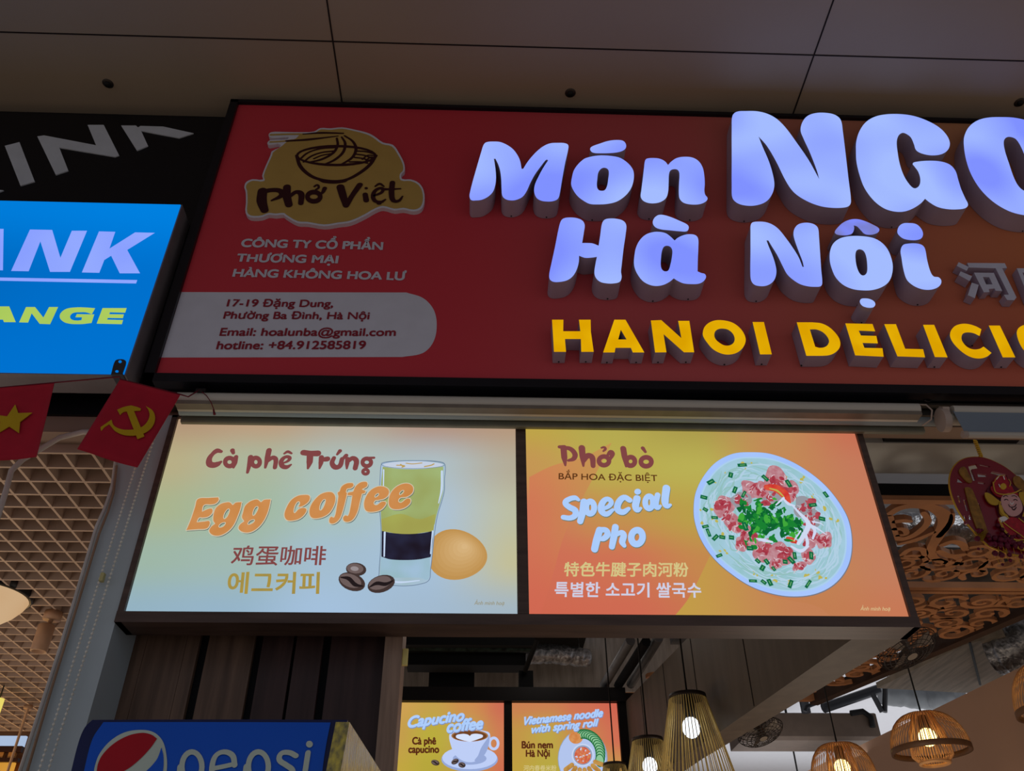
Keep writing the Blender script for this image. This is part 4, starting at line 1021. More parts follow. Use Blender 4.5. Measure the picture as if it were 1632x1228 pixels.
# thin pendant rod near the far end
p0, p1 = PY(45, 1127, 2.4), PY(23, 1192, 2.4)
t = thing('pendant_rod', 'thin pendant rod hanging in front of the far left strip window', 'pendant lamp', (p0.x, 2.4, GZ))
MB().lathe((p0.x, 2.4, p0.z), [(0.0, 0.01), (0.02, 0.01), (0.02, -0.006), (0.0, -0.006)], 12).build('ceiling_rose', beigep, t)
MB().tube([p0, (p0.x, 2.4, p1.z - .25)], 0.006, 6).build('rod', beigep, t)
p0 = PY(-7, 1131, 2.2); t = thing('tube_lamp', 'glowing yellow tube lamp at the left edge', 'lamp', (p0.x, 2.2, p0.z))
MB().tube([(p0.x, 2.2, p0.z + .05), (p0.x, 2.2, p0.z - .05)], 0.022, 14).build('glass_tube', glow('yellow_tube', (214, 196, 96), 1.2), t)
MB().tube([(p0.x, 2.2, GZ), (p0.x, 2.2, p0.z + .05)], 0.003, 6).build('cord', blackp, t)

# ================================================================== aluminium rail and roller blinds under the sign
alu = diff('brushed_aluminium', (150, 146, 138), 0.35, 0.55, var=0.1, scale=3, stretch=(0.2, 30, 30))
cream = diff('cream_blind_metal', (196, 190, 178), 0.4, var=0.05, scale=4, stretch=(0.2, 20, 20))
fabric = diff('grey_blind_fabric', (124, 136, 148), 0.75, var=0.05, scale=5)
plate = diff('beige_plastic', (176, 158, 146), 0.5, var=0.05)
m = MB(); za, zb_ = PY(816, 618.5, 0.03).z, PY(816, 622.5, 0.03).z
za = min(za, 2.913); zb_ = za - 0.006
m.box(-0.89, 2.9, 0.03, 0.05, zb_, za); m.box(-0.89, 2.9, 0.058, 0.095, zb_ - 0.015, za - 0.002)
rail = m.build('mounting_rail', diff('dark_rail', (70, 64, 58), 0.4, 0.5), None, (0.8, 0.04, za)); tag(rail, 'long dark metal rail just below the red sign', 'rail')
def blind(label, x0, x1, rolled, group='roller blinds under the sign'):
    t = thing('roller_blind', label, 'roller blind', (x0, 0.04, 2.85), group)
    zt_, zb2 = PY(816, 629, 0.0).z, PY(816, 649, 0.0).z
    m = MB()
    prof = [(0.055, zt_), (0.012, zt_), (0.003, zt_ - 0.006), (0.0, (zt_ + zb2) / 2 + .002), (0.004, zb2 + 0.012), (0.012, zb2 + 0.007), (0.018, zb2 + 0.009), (0.030, zb2), (0.055, zb2)]
    m.hull(prof, x0, x1, True); m.build('cassette', cream, t)
    MB().box(x0 + .001, x1 - .001, 0.0035, 0.03, zb2 - 0.0005, zb2 + 0.0105).build('cassette_lip', tan_trim, t)
    return t
xb1 = PY(1465, 640, 0.0).x; tan_trim = diff('tan_trim', (122, 112, 100), 0.5); blue_roll = diff('rolled_fabric', (166, 178, 182), 0.5, var=0.05, scale=4, stretch=(0.3, 20, 20))
t = blind('long cream roller blind, rolled up, above the menu panels', -0.80, xb1, True)
def px_tube(x0, x1, ya, yb_, Y, n=20):
    za, zb = PY(816, ya, Y).z, PY(816, yb_, Y).z
    return [(x0, Y, (za + zb) / 2), (x1, Y, (za + zb) / 2)], abs(za - zb) / 2 * 1.05, n
P_, r_, n_ = px_tube(-0.80, PY(1499, 668, 0.03).x, 656, 668, 0.05); MB().tube(P_, r_, n_).build('roller_tube', blue_roll, t)
m = MB(); za, zb3 = PY(816, 669.5, 0.07).z, PY(816, 679.5, 0.07).z
m.bevbox(-0.80, PY(1474, 676, 0.06).x, 0.068, 0.084, zb3, za, 0.003); m.build('bottom_bar', diff('greenish_bar', (126, 126, 112), 0.4, 0.3), t)
m = MB(); xk = xb1 + 0.004
m.tube([(xk, 0.02, 2.90), (xk + 0.012, 0.0, 2.885), (xk + 0.02, -0.004, 2.865), (xk + 0.018, 0.01, 2.845), (xk, 0.03, 2.838)], 0.0022, 6); m.build('end_bracket', plate, t)
# bead chain of this blind: two strands down the front of the column
def strand(m, pts, r=0.0034, step=0.0100):
    P = [PY(a, b, 0.082) for a, b in pts]
    for p, q in zip(P[:-1], P[1:]):
        L = (q - p).length; n = int(L / step)
        for i in range(n): m.sphere(p + (q - p) * (i / n), r, 6, 4)
        m.tube([p, q], 0.0007, 4)
cm_ = diff('white_beads', (232, 228, 216), 0.35)
m = MB(); strand(m, [(226, 718), (217, 741), (140, 982), (62, 1228), (50, 1266)]); m.build('bead_chain', cm_, t)
m = MB(); strand(m, [(245, 700), (239, 719), (158, 974), (76.5, 1228), (64, 1266)]); m.build('bead_chain', cm_, t)
pj = PY(163, 918, 0.08); MB().box(pj.x - .004, pj.x + .004, 0.076, 0.088, pj.z - .012, pj.z + .008).build('chain_joiner', diff('clear_joiner', (190, 180, 120), 0.4), t)

# right blind, half unrolled
xr0 = PY(1517, 655, 0.0).x
t = thing('roller_blind', 'partly lowered grey roller blind at the right edge under the sign', 'roller blind', (xr0, 0.04, 2.85), 'roller blinds under the sign')
zt_, zb2 = PY(1560, 643.5, -0.012).z, PY(1560, 656, -0.012).z
m = MB(); m.hull([(0.05, zt_), (0.0, zt_), (-0.009, zt_ - .004), (-0.012, (zt_ + zb2) / 2), (-0.008, zb2 + .003), (0.0, zb2), (0.05, zb2)], xr0 + .002, 2.9, True); m.build('cassette', cream, t)
ce = PY(1508, 664, 0.0); m = MB()
pr_ = [(0.027 * math.cos(2 * math.pi * k / 24), 0.034 * math.sin(2 * math.pi * k / 24)) for k in range(24)]
m.hull([(0.012 + a, ce.z - 0.002 + b) for a, b in pr_], ce.x - 0.012, ce.x + 0.006); m.hull([(0.002, zt_), (-0.012, zt_ - .01), (0.0, ce.z), (0.03, ce.z), (0.03, zt_)], ce.x - .007, ce.x + .011); m.build('end_plate', plate, t)
MB().tube([(ce.x + .012, 0.012, ce.z), (2.9, 0.012, ce.z)], 0.016, 18).build('roller_tube', cream, t)
f0, f1 = PY(1519, 654, -0.006), PY(1538, 690, -0.03)
m = MB(); m.loft([(f0.x, -0.004, f0.z), (2.9, -0.004, f0.z), (2.9, -0.0055, f0.z), (f0.x, -0.0055, f0.z), (f1.x, -0.030, f1.z), (2.9, -0.030, f1.z), (2.9, -0.0315, f1.z), (f1.x, -0.0315, f1.z)]); m.build('fabric', fabric, t)
bz = PY(1560, 692.5, -0.03).z
MB().tube([(f1.x + .003, -0.03, bz), (2.9, -0.03, bz)], 0.0085, 16).build('bottom_bar', cream, t)
MB().tube([(f1.x - .008, -0.03, bz), (f1.x + .004, -0.03, bz)], 0.0098, 16).build('bar_end_cap', plate, t)
# ceiling hook above the gap of the blinds
hk = PY(1482, 628, 0.02); t = thing('bracket_clip', 'small dark metal clip on the rail between the two roller blinds', 'clip', hk)
m = MB(); m.box(hk.x - .006, hk.x + .016, 0.008, 0.028, hk.z + .006, hk.z + .008); m.box(hk.x - .006, hk.x - .003, 0.010, 0.026, hk.z - .016, hk.z + .007); m.tube([hk + V((-.004, 0, -.012)), hk + V((-.016, -.002, -.016)), hk + V((-.022, 0, -.022)), hk + V((-.01, .002, -.024)), hk + V((.002, 0, -.018))], 0.0018, 6); m.build('clip_body', diff('dark_clip', (46, 40, 40), 0.4, 0.5), t)

# ================================================================== little flags on a string
red_f = diff('red_flag_cloth', (176, 22, 46), 0.75, var=0.08, scale=20)
yel_f = diff('yellow_flag_print', (196, 160, 16), 0.7, var=0.05)
Z5 = lambda p: (p[0] / 5.433, 580 + p[1] / 5.433)
def flag(name, label, c4, ydep, holes_loops):
    P = [PY(*Z5(p), y) for p, y in zip(c4, ydep)]
    u = (P[1] - P[0]).normalized(); v0 = P[3] - P[0]; v = (v0 - u * v0.dot(u)).normalized()
    pl = Plane(P[0], u, v)
    t = thing(name, label, 'flag', P[0], 'flags on the string')
    m = MB(); N = 14; g = []
    Q = [V(((p - P[0]).dot(pl.u), (p - P[0]).dot(pl.v))) for p in P]
    def at(a, b, h):
        q = Q[0] * (1 - a) * (1 - b) + Q[1] * a * (1 - b) + Q[2] * a * b + Q[3] * (1 - a) * b
        return pl.at(q, h + 0.0022 * math.sin(5.5 * a + 1.2 * b) * (0.25 + b))
    for s_ in (0, 1):
        for j in range(N + 1):
            for i in range(N + 1): g.append(at(i / N, j / N, -0.0012 * s_))
    fs = []; K = (N + 1) ** 2
    for j in range(N):
        for i in range(N):
            a = j * (N + 1) + i; fs.append((a, a + 1, a + N + 2, a + N + 1)); fs.append((K + a, K + a + 1, K + a + N + 2, K + a + N + 1))
    for i in range(N):
        for a, b in ((i, i + 1), (N * (N + 1) + i, N * (N + 1) + i + 1), (i * (N + 1), (i + 1) * (N + 1)), (i * (N + 1) + N, (i + 1) * (N + 1) + N)): fs.append((a, b, K + b, K + a))
    m.add(g, fs, True); m.build('cloth', red_f, t)
    cr = Crop(pl.off(0.0032), 0, 580, 5.433); m = MB()
    for k, L in enumerate(holes_loops):
        m.fill(cr.pl, cr.loop(*L), (), 0.0005 * (1 - k)); m.walls(cr.pl, cr.loop(*L), 0.0005 * (1 - k), -0.0012 if k == 0 else -0.0012)
    m.build('emblem', yel_f, t)
    return t, P
fl1, PA = flag('pennant_flag', 'red flag with a yellow star hanging under the blue light box', [(-200, 222), (470, 160), (318, 803), (-260, 850)], (-0.062, -0.062, -0.075, -0.075),
     [("132,350 158,424 278,420 174,500 165,597 80,540 -20,600 4,500 -70,436 62,452", True)])
fl2, PB = flag('pennant_flag', 'red flag with a yellow hammer and sickle at the corner of the blue light box', [(1040, 130), (1562, 262), (1188, 880), (670, 740)], (-0.064, -0.040, -0.075, -0.09),
     [("1015,395! 1070,372 1135,358! 1190,372! 1220,385! 1215,402! 1160,405! 1250,625! 1190,648! 1098,410! 1068,415 1040,440!",),
      ("1262,362! 1320,400 1343,460 1325,530 1270,585 1190,614 1080,614 1000,580 955,530 945,520! 905,545! 875,578! 870,545! 965,480! 985,530 1040,560 1110,568 1180,560 1240,535 1280,490 1295,440 1285,395",)])
hk2 = PY(318, 621, 0.0)
m = MB(); m.tube([PA[0] + V((-.4, 0, -.02)), PA[0], PA[1], PY(191, 600, -0.064), PB[0], PB[1], PY(300, 632, -0.02), hk2], 0.0018, 6)
m.tube([hk2, PY(329, 630, -0.004), PY(336, 640, -0.005), PY(342, 655, -0.006)], 0.0012, 5); m.tube([PY(340, 652, -0.006), PY(342, 660, -0.006)], [0.0015, 0.004], 6)
o = m.build('flag_string', diff('dark_red_cord', (104, 14, 34), 0.8), None, hk2); tag(o, 'dark red string carrying the flags, tied below the red sign', 'string')
m = MB(); m.box(hk2.x - .012, hk2.x + .014, 0.004, 0.03, hk2.z - .004, hk2.z + .008); m.box(hk2.x - .006, hk2.x + .01, -0.004, 0.01, hk2.z - .008, hk2.z - .003)
o = m.build('string_hook', diff('dark_clip', (46, 40, 40)), None, hk2); tag(o, 'small dark hook below the left end of the red sign holding the string', 'hook')

# ================================================================== drinks cooler in front of the planks
tl = R(18); O_ = PY(350, 1147.5, -0.5)
HP = Plane((0, O_.y, O_.z), (1, 0, 0), (0, math.sin(tl), math.cos(tl)))
chd = Crop(HP, 100, 1130, 3.138)
navy = diff('navy_plastic', (18, 32, 80), 0.3, var=0.1, spec=0.5); blue_p = diff('blue_print', (2, 88, 206), 0.35, var=0.05, spec=0.4, scale=3)
cool = thing('drinks_cooler', 'blue drinks cooler header with white lettering in front of the wood planks', 'cooler', PY(350, 1226, -0.5))
fr = "148,52! 800,50 1425,52! 1400,180 1384,308 1370,440! 1340,600! 20,600! 10,440 42,308 80,160 110,90"
m = MB(); L = chd.loop(fr, n=4); m.fill(HP, L, ()); m.walls(HP, L, 0.0, -0.05); m.fill(HP, L, (), -0.05); m.build('header_frame', navy, cool)
m = MB(); m.fill(HP, chd.loop("205,66! 800,66 1340,68! 1318,180 1300,308 1290,590! 60,590! 80,440 108,308 150,150", n=4), (), 0.0015); m.build('header_print', blue_p, cool)
wh = diff('white_print', (196, 206, 190), 0.45, var=0.03); rd = diff('red_print', (176, 10, 30), 0.45, var=0.05)
m = MB()
m.mat(0).fill(HP, chd.loop("158,330 168,270 190,220 240,162 310,120 390,107 455,118 500,160 520,230 522,310 500,400 440,480 340,515 240,480 180,410"), (), 0.0025)
m.mat(1).fill(HP, chd.loop("172,330 180,275 205,228 260,175 330,137 400,123 445,132 474,152! 440,200 385,258 325,305 240,345 175,365!"), (), 0.0032)
m.mat(2).fill(HP, chd.loop("496,196! 506,240 504,310 480,390 430,455 340,495 250,470 200,420! 300,390 400,330 470,260"), (), 0.0032)
m.build('round_emblem', [wh, rd, blue_p], cool)
m = MB()
strokes(m, chd, [('o', 648, 292, 50, 74, 27), ("590,290 580,380 570,480", 27), ("760,300 800,292 862,278", 24), ("862,285 850,235 805,218 765,240 748,300 755,350 790,375 840,360", 26),
                 ('o', 980, 292, 50, 74, 27), ("920,290 908,380 898,480", 27), ("1168,238 1135,222 1095,226 1085,258 1120,285 1150,310 1145,352 1105,370 1068,355", 26), ("1228,222 1216,300 1204,372", 26), ('d', 1235, 180, 17, 17)], 0.0030)
m.build('brand_lettering', wh, cool)
foil = diff('sheen_painted_side', (170, 170, 150), 0.25, 0.35, var=0.5, scale=22, stretch=(6, 6, 1.2), c2=(206, 190, 90), bump=0.3)  # silvery yellow reflections painted into the colour of the cooler's side panel
ax = PXX(557, 1150, HP.at(chd.q((1425, 52))).x + 0.004)
sx = ax.x; b1, b2 = PXX(607, 1228, sx), PXX(543, 1228, sx)
m = MB(); pb, pf = PXX(622, 1252, sx), PXX(539, 1250, sx); tri = [ax, pb, V((sx, pb.y, 1.2)), V((sx, pf.y, 1.2)), pf]
m.add([p for p in tri] + [p + V((-0.02, 0, 0)) for p in tri], [list(range(5)), list(range(5, 10))] + [(i, (i + 1) % 5, 5 + (i + 1) % 5, 5 + i) for i in range(5)])
m.build('sheen_painted_side', foil, cool)
m = MB(); hb = HP.at(chd.q((700, 640)))
m.box(HP.at(chd.q((60, 300))).x, sx - 0.025, hb.y + 0.06, pb.y, 0.9, hb.z); m.build('cabinet', diff('cooler_cabinet', (40, 46, 70), 0.4), cool)
# ================================================================== inside of the shop, seen below and right of the panels
gray_w = diff('grey_soffit', (180, 182, 178), 0.7, var=0.05, scale=3)
brown_w = diff('brown_panel', (88, 76, 64), 0.6, var=0.15, scale=4, stretch=(6, 6, 0.8))
pink_w = diff('rose_brown_wall', (176, 138, 112), 0.65, var=0.05, scale=2)
white_w = diff('white_slab', (206, 208, 214), 0.8, var=0.02)
# soffit strip behind the header, with its slot
SZ = 2.885
yb_ = PZ(1500, 755, SZ).y
m = MB(); m.box(1.04, 4.5, 0.19, yb_, SZ, SZ + 0.05); struct('ceiling_soffit', m, gray_w)
m = MB(); m.box(PZ(1410, 703, SZ).x, PZ(1625, 704, SZ).x, 0.166, 0.19, SZ + 0.004, SZ + 0.04); struct('trim_5', m, dark_m)
m = MB(); yk = yb_ + 0.03
m.box(1.04, 4.5, yk, yk + 0.04, PY(1500, 791, yk).z, PY(1500, 771, yk).z); struct('beam_front', m, diff('black_beam', (9, 9, 11), 0.8))
m = MB(); m.box(0.6, 6.5, 0.7, 12, 3.55, 3.6); struct('ceiling_slab', m, white_w)
m = MB(); m.box(-0.9, 0.6, 0.3, 12, 3.3, 3.35); struct('ceiling_slab_dark', m, dark_m)

# return beam of the cabinet running back to the rear wall
i0, i1 = V((0.898, 0.177, 0)), V((0.640, 1.99, 0)); o0, o1 = V((1.024, 0.177, 0)), V((0.800, 1.40, 0)); ob = V((0.72, 1.99, 0))
zbm, ztm = 2.312, 2.68
beam = MB()
bt = [i0, o0, o1, ob, i1]
beam.add([p + V((0, 0, zbm)) for p in bt] + [p + V((0, 0, ztm)) for p in bt], [(0, 1, 2, 3, 4), (9, 8, 7, 6, 5)] + [(k, (k + 1) % 5, 5 + (k + 1) % 5, 5 + k) for k in range(5)])
struct('beam_return', beam, brown_w)
m = MB(); dr = (i1 - i0).normalized(); nr = V((-dr.y, dr.x, 0)) * 0.0012
for f in (0.32, 0.55, 0.72, 0.88):
    p = i0 + (i1 - i0) * f
    m.loft([p + nr + V((0, 0, zbm + .004)), p + nr + dr * .004 + V((0, 0, zbm + .004)), p + dr * .004 + V((0, 0, zbm + .004)), p + V((0, 0, zbm + .004)), p + nr + V((0, 0, ztm)), p + nr + dr * .004 + V((0, 0, ztm)), p + dr * .004 + V((0, 0, ztm)), p + V((0, 0, ztm))])
struct('trim_6', m, dark_m)
# rear wall with black frame round the small panels
m = MB(); zf = PY(800, 1094, YB - .02).z
m.box(-0.9, 0.72, YB + 0.06, YB + 0.1, 0.9, zf); struct('wall_rear', m, diff('rear_wall', (40, 26, 22), 0.7))
m = MB()
m.box(-0.9, i1.x + 0.0, YB - 0.02, YB + 0.055, bz1 + 0.003, zf); m.box(bx1 + .002, bx2 - .002, YB - 0.01, YB + 0.05, bz0, bz1 + .002); m.box(bx3 + .002, i1.x + .002, YB - 0.01, YB + 0.05, bz0, bz1 + .002); m.box(bx0 - 0.3, bx0 - .002, YB - .01, YB + .05, bz0, bz1 + .002)
struct('trim_7', m, diff('black_frame', (16, 12, 12), 0.5))
# dark services above: beams, pipe, duct, boards
def slab(name, px0, px1, py0, py1, Y, dep, mat, label=None, cat=None):
    a, b = PY(px0, (py0 + py1) / 2, Y), PY(px1, (py0 + py1) / 2, Y); z0, z1 = PY((px0 + px1) / 2, py1, Y).z, PY((px0 + px1) / 2, py0, Y).z
    m = MB(); m.box(a.x, b.x, Y, Y + dep, z0, z1)
    if label:
        o = m.build(name, mat, None, ((a.x + b.x) / 2, Y, z0)); tag(o, label, cat)
    else: o = struct(name, m, mat)
    return o
blk = diff('black_beam', (9, 9, 11), 0.8)
ply = diff('grey_board', (150, 142, 134), 0.75, var=0.25, scale=5, stretch=(9, 1, 1))
slab('ceiling_back_board', 560, 1100, 1000, 1100, 3.1, 0.05, ply)
slab('beam_upper', 560, 852, 1000, 1027, 2.30, 0.12, blk)
slab('beam_middle', 648, 838, 1040, 1059, 2.42, 0.12, blk)
slab('beam_drop', 684, 756, 1045, 1098, 2.6, 0.12, blk)
slab('beam_hanger', 827, 850, 1068, 1098, 2.30, 0.05, blk)
pp = [PY(650, 1031, 2.36), PY(850, 1034, 2.36)]
m = MB(); m.tube(pp, 0.017, 12); o = m.build('service_pipe', diff('mottled_green_pipe', (40, 52, 44), 0.4, 0.3, var=0.9, scale=40), None, pp[0]); tag(o, 'mottled dark green pipe above the small menu panels', 'pipe')
m = MB(); m.tube([PY(856, 1020, 2.2), PY(836, 1070, 2.26)], 0.012, 8); o = m.build('hanger_strut', blk, None, PY(836, 1070, 2.26)); tag(o, 'slanted black strut above the gap between the small menu panels', 'strut')
foil2 = diff('crumpled_foil', (150, 150, 152), 0.3, 0.8, var=0.6, scale=45, bump=1.0)
def duct(label, P, r, mat, seed, name='foil_duct'):
    rg = random.Random(seed); m = MB(); pts, rs = [], []
    N = 26
    for i in range(N + 1):
        f = i / N * (len(P) - 1); j = min(int(f), len(P) - 2); f -= j
        pts.append(P[j] * (1 - f) + P[j + 1] * f); rs.append(r * (1 + rg.uniform(-.07, .07)))
    m.tube(pts, rs, 18)
    for q in (pts[3], pts[-4]): m.tube([q + V((0, 0, r * .9)), V((q.x, q.y, 3.56 if q.x > .6 else 3.31))], 0.003, 5)
    o = m.build(name, mat, None, pts[0]); tag(o, label, 'duct'); return o
duct('crumpled silver foil duct above the small noodle menu panel', [PY(838, 1042, 2.75), PY(880, 1041, 2.8), PY(936, 1048, 2.9)], 0.052, foil2, 1)
yl_box = V((xq1 + .006, .2, PY(645, 1048, .2).z)); m = MB(); m.box(xq1 + .0005, xq1 + .013, 0.195, 0.205, PY(645, 1060, .2).z, PY(645, 1034, .2).z)
o = m.build('yellow_tag', diff('yellow_card', (244, 226, 140), 0.6), None, yl_box); tag(o, 'small yellow card hanging beside the wooden post', 'card')
for k, (a, b) in enumerate((((962, 1092), (1005, 1020)), ((985, 1092), (1030, 1022)), ((1005, 1090), (1050, 1015)))):
    m = MB(); m.tube([PY(*a, 2.1), PY(*b, 1.5)], [0.02, 0.016][0], 8)
    o = m.build('slanted_rail', [diff('grey_rail', (110, 108, 108), 0.5, 0.4), blk, diff('grey_rail', (110, 108, 108))][k], None, PY(*a, 2.1))
    tag(o, ['grey slanted rail above the noodle menu panel, leftmost of three', 'black slanted rail above the noodle menu panel, middle of three', 'grey slanted rail beside the brown return beam, rightmost of three'][k], 'rail')

# right partition wall and what is seen over it
m = MB()
wq = [V((2.704, -0.2, 0)), V((1.736, 6.3, 0)), V((1.90, 6.32, 0)), V((2.90, -0.2, 0))]
m.loft([p + V((0, 0, 0.9)) for p in wq] + [p + V((0, 0, 2.8)) for p in wq]); struct('wall_right', m, pink_w)

tan_w = diff('carved_wood', (170, 116, 76), 0.55, var=0.15, scale=12)
dk_w = diff('dark_carved_frame', (58, 42, 34), 0.55, var=0.15)
FZ = 2.75; FP = hplane(FZ)
fc = Crop(FP, 1370, 740, 4.725)
y0f = PZ(1455, 799, FZ).y; ymid = PZ(1540, 941, FZ).y
def xl_at(y): return o0.x + 0.045 + (o1.x - o0.x) * max(0, y - 0.177) / 1.22
xr_f = 2.42
rA, rB = PZ(1632, 972, FZ), PZ(1290, 1118, FZ)
def xr_at(y):  # diagonal outer edge of the rear panel
    return rA.x + (rB.x - rA.x) * (y - rA.y) / (rB.y - rA.y)
def scroll(m, x, y, r, turns, a0, w, hand=1, sy=1.0):
    pts, ws = [], []
    N = int(14 * turns)
    for i in range(N + 1):
        f = i / N; a = a0 + hand * 2 * math.pi * turns * f; q = r * (1 - 0.82 * f)
        pts.append(V((x + q * math.cos(a), y + sy * q * math.sin(a)))); ws.append(w * (1.0 - .45 * f))
    m.stroke(FP, pts, ws, 0.0, 0.016)
def carved(name_label, polyf, traced, ys, seed, nx, r0):
    t = thing('carved_panel', name_label, 'ceiling panel', (1.5, (ys[0] + ys[1]) / 2, FZ), 'carved ceiling panels')
    m = MB(); rg = random.Random(seed)
    for pts, w in (traced or ()):
        L, ws = fc.line(pts, w); m.stroke(FP, L, ws, 0.0, 0.016)
    y = ys[0] + r0 * .9; row = 0
    while y < ys[1] - r0 * .4:
        x = polyf[0](y) + r0 * (.6 if row % 2 else 1.1)
        while x < polyf[1](y) - r0 * .4:
            if not traced or x > 1.52 or y > 0.66:
                scroll(m, x, y, r0 * rg.uniform(.85, 1.12), rg.uniform(1.1, 1.5), rg.uniform(0, 6.28), r0 * .30, rg.choice((-1, 1)), rg.uniform(.75, 1.0))
                a = rg.uniform(0, 6.28); L = [V((x + r0 * (1.0 * math.cos(a + s * .9)) * (1 + .25 * s), y + r0 * math.sin(a + s * .9))) for s in (0, .33, .66, 1)]
                m.stroke(FP, L, [r0 * .12, r0 * .3, r0 * .3, r0 * .1], -0.0006, 0.016)
            x += r0 * 1.75
        y += r0 * 1.35; row += 1
    return t, m
tr = [("225,375 300,330 420,310 560,330 640,390 640,450 580,560 540,640 560,700 640,735 760,748", [36, 44, 46, 54, 66, 66, 56, 44, 44, 40, 40]),
      ("222,395 240,480 285,555 380,545 480,480 515,420 480,365", [40, 44, 40, 38, 36, 32, 26]), ("270,430 330,425 385,430", [34, 36, 20]), ("262,485 335,490 350,522 285,535", [26, 28, 26, 18]),
      ("700,375 685,440 600,540", [22, 32, 30]), ("630,605 700,582 770,600 800,640", [34, 34, 34, 30]), ("600,655 680,690 780,680", [30, 36, 30]), ("300,600 420,570 560,510", [20, 34, 20]), ("310,690 380,640 470,640 490,680 420,710 330,705", [24, 30, 30, 28, 26, 18])]
cA_, mA = carved('carved wooden scroll ceiling panel behind the round red ornament', (xl_at, lambda y: 2.36), tr, (y0f + .02, ymid - .075), 3, 0, 0.062)
mA.build('scrollwork', tan_w, cA_)
m = MB(); m.box(xl_at(.3), xr_f, y0f - 0.014, y0f + 0.012, FZ - .002, FZ + .012); m.box(xl_at(ymid) - .03, xr_f, ymid - .03, ymid - .004, FZ - .002, FZ + .02); m.build('panel_frame', tan_w, cA_)
cB_, mB = carved('carved wooden scroll ceiling panel further back above the dome lamps', (xl_at, xr_at), None, (ymid + .04, 2.16), 8, 0, 0.075)
mB.build('scrollwork', tan_w, cB_)
m = MB(); m.box(xl_at(ymid) - .03, xr_f, ymid + .003, ymid + .024, FZ - .002, FZ + .03)
q0, q1 = V((xr_at(0.9), 0.9, 0)), V((rB.x, rB.y, 0)); dq = (q1 - q0).normalized(); nq = V((dq.y, -dq.x, 0)) * 0.045
m.mat(1).loft([q0 + V((0, 0, FZ - .012)), q1 + V((0, 0, FZ - .012)), q1 + nq + V((0, 0, FZ - .012)), q0 + nq + V((0, 0, FZ - .012)), q0 + V((0, 0, FZ + .04)), q1 + V((0, 0, FZ + .04)), q1 + nq + V((0, 0, FZ + .04)), q0 + nq + V((0, 0, FZ + .04))])
m.mat(0).box(xl_at(2.2) - .02, rB.x + .02, 2.2, 2.23, FZ - .002, FZ + .03)
m.build('panel_frame', [tan_w, dk_w], cB_)
# grey boards and a foil duct above the wall on the right
brd = diff('weathered_board', (132, 122, 108), 0.75, var=0.3, scale=4, stretch=(10, 1, 1))
m = MB(); P4 = [PZ(1398, 1096, 3.0), PZ(1535, 1028, 3.0), PZ(1600, 1010, 3.0), PZ(1640, 1062, 3.0), PZ(1545, 1104, 3.0)]
m.add(P4 + [p + V((0, 0, .03)) for p in P4], [(0, 1, 2, 3, 4), (5, 6, 7, 8, 9)] + [(k, (k + 1) % 5, 5 + (k + 1) % 5, 5 + k) for k in range(5)])
o = m.build('ceiling_board', brd, None, P4[0]); tag(o, 'weathered grey board above the rose brown wall on the right', 'board')
m = MB(); m.tube([PZ(1545, 1022, 2.985), PZ(1562, 1090, 2.985)], 0.006, 6); o = m.build('board_cable', blk, None, PZ(1545, 1022, 2.985)); tag(o, 'black cable crossing the weathered grey board', 'cable')
duct('crumpled silver foil duct at the right edge above the wall', [PY(1585, 1040, 2.2), PY(1625, 1030, 2.1), PY(1680, 990, 2.0)], 0.11, foil2, 4)
duct('smooth grey duct behind the dome lamps', [PY(1405, 1103, 4.2), PY(1480, 1112, 4.2), PY(1530, 1104, 4.0)], 0.08, diff('grey_duct', (104, 108, 112), 0.5, 0.2), 5, 'grey_duct')
# brown boxed beam and black brackets over the white ceiling
a, b = PY(1180, 1155, 3.6), PY(1400, 1155, 3.6); z0, z1 = PY(1300, 1178, 3.6).z, PY(1300, 1134, 3.6).z
m = MB(); m.hull([(3.6, z0 + .02), (3.6, z1 - .01), (3.62, z1), (3.9, z1), (3.9, z0), (3.62, z0)], a.x, b.x); struct('beam_rear', m, diff('brown_beam', (98, 84, 74), 0.7, var=0.08))
mt = diff('dark_steel', (44, 46, 52), 0.5, 0.4)
t = thing('steel_bracket', 'dark steel ceiling bracket with struts above the brown rear beam', 'bracket', PY(1300, 1130, 3.5))
pt_ = PY(1285, 1135, 3.5); MB().tube([(pt_.x, pt_.y, 3.55), pt_], 0.03, 8).build('post', mt, t)
MB().tube([PY(1312, 1128, 3.5), PY(1400, 1098, 3.5)], 0.03, 8).build('arm', mt, t)
MB().tube([PY(1390, 1104, 3.4), PY(1406, 1134, 3.4)], 0.016, 8).build('strut', mt, t)
MB().tube([PY(1411, 1094, 3.4), PY(1410, 1134, 3.4)], 0.016, 8).build('strut', mt, t)
m = MB(); m.tube([PY(1283, 1133, 3.4), PY(1285, 1126, 3.4), PY(1300, 1120, 3.4), PY(1340, 1100, 3.4)], 0.012, 8); m.build('hose', mt, t)
cable2 = MB().tube([PY(1356, 1136, 3.585), PY(1375, 1133, 3.585), PY(1388, 1142, 3.585), PY(1391, 1158, 3.585)], 0.018, 8).build('cable', blk, None, PY(1375, 1133, 3.585)); tag(cable2, 'thick black cable bending over the end of the brown rear beam', 'cable')

# dark services above the rear carved panel
m = MB(); m.box(0.95, 2.5, 1.30, 2.35, 3.06, 3.10); o = m.build('service_tray', diff('dark_services', (60, 56, 52), 0.6, 0.2, var=0.8, scale=9), None, (1.7, 1.6, 3.06)); tag(o, 'dark service tray seen through the openings of the carved panels', 'tray')
duct('long crumpled foil duct seen through the front carved panel', [V((1.0, 0.86, 2.96)), V((1.6, 0.88, 2.97)), V((2.4, 0.86, 2.96))], 0.06, foil2, 7)
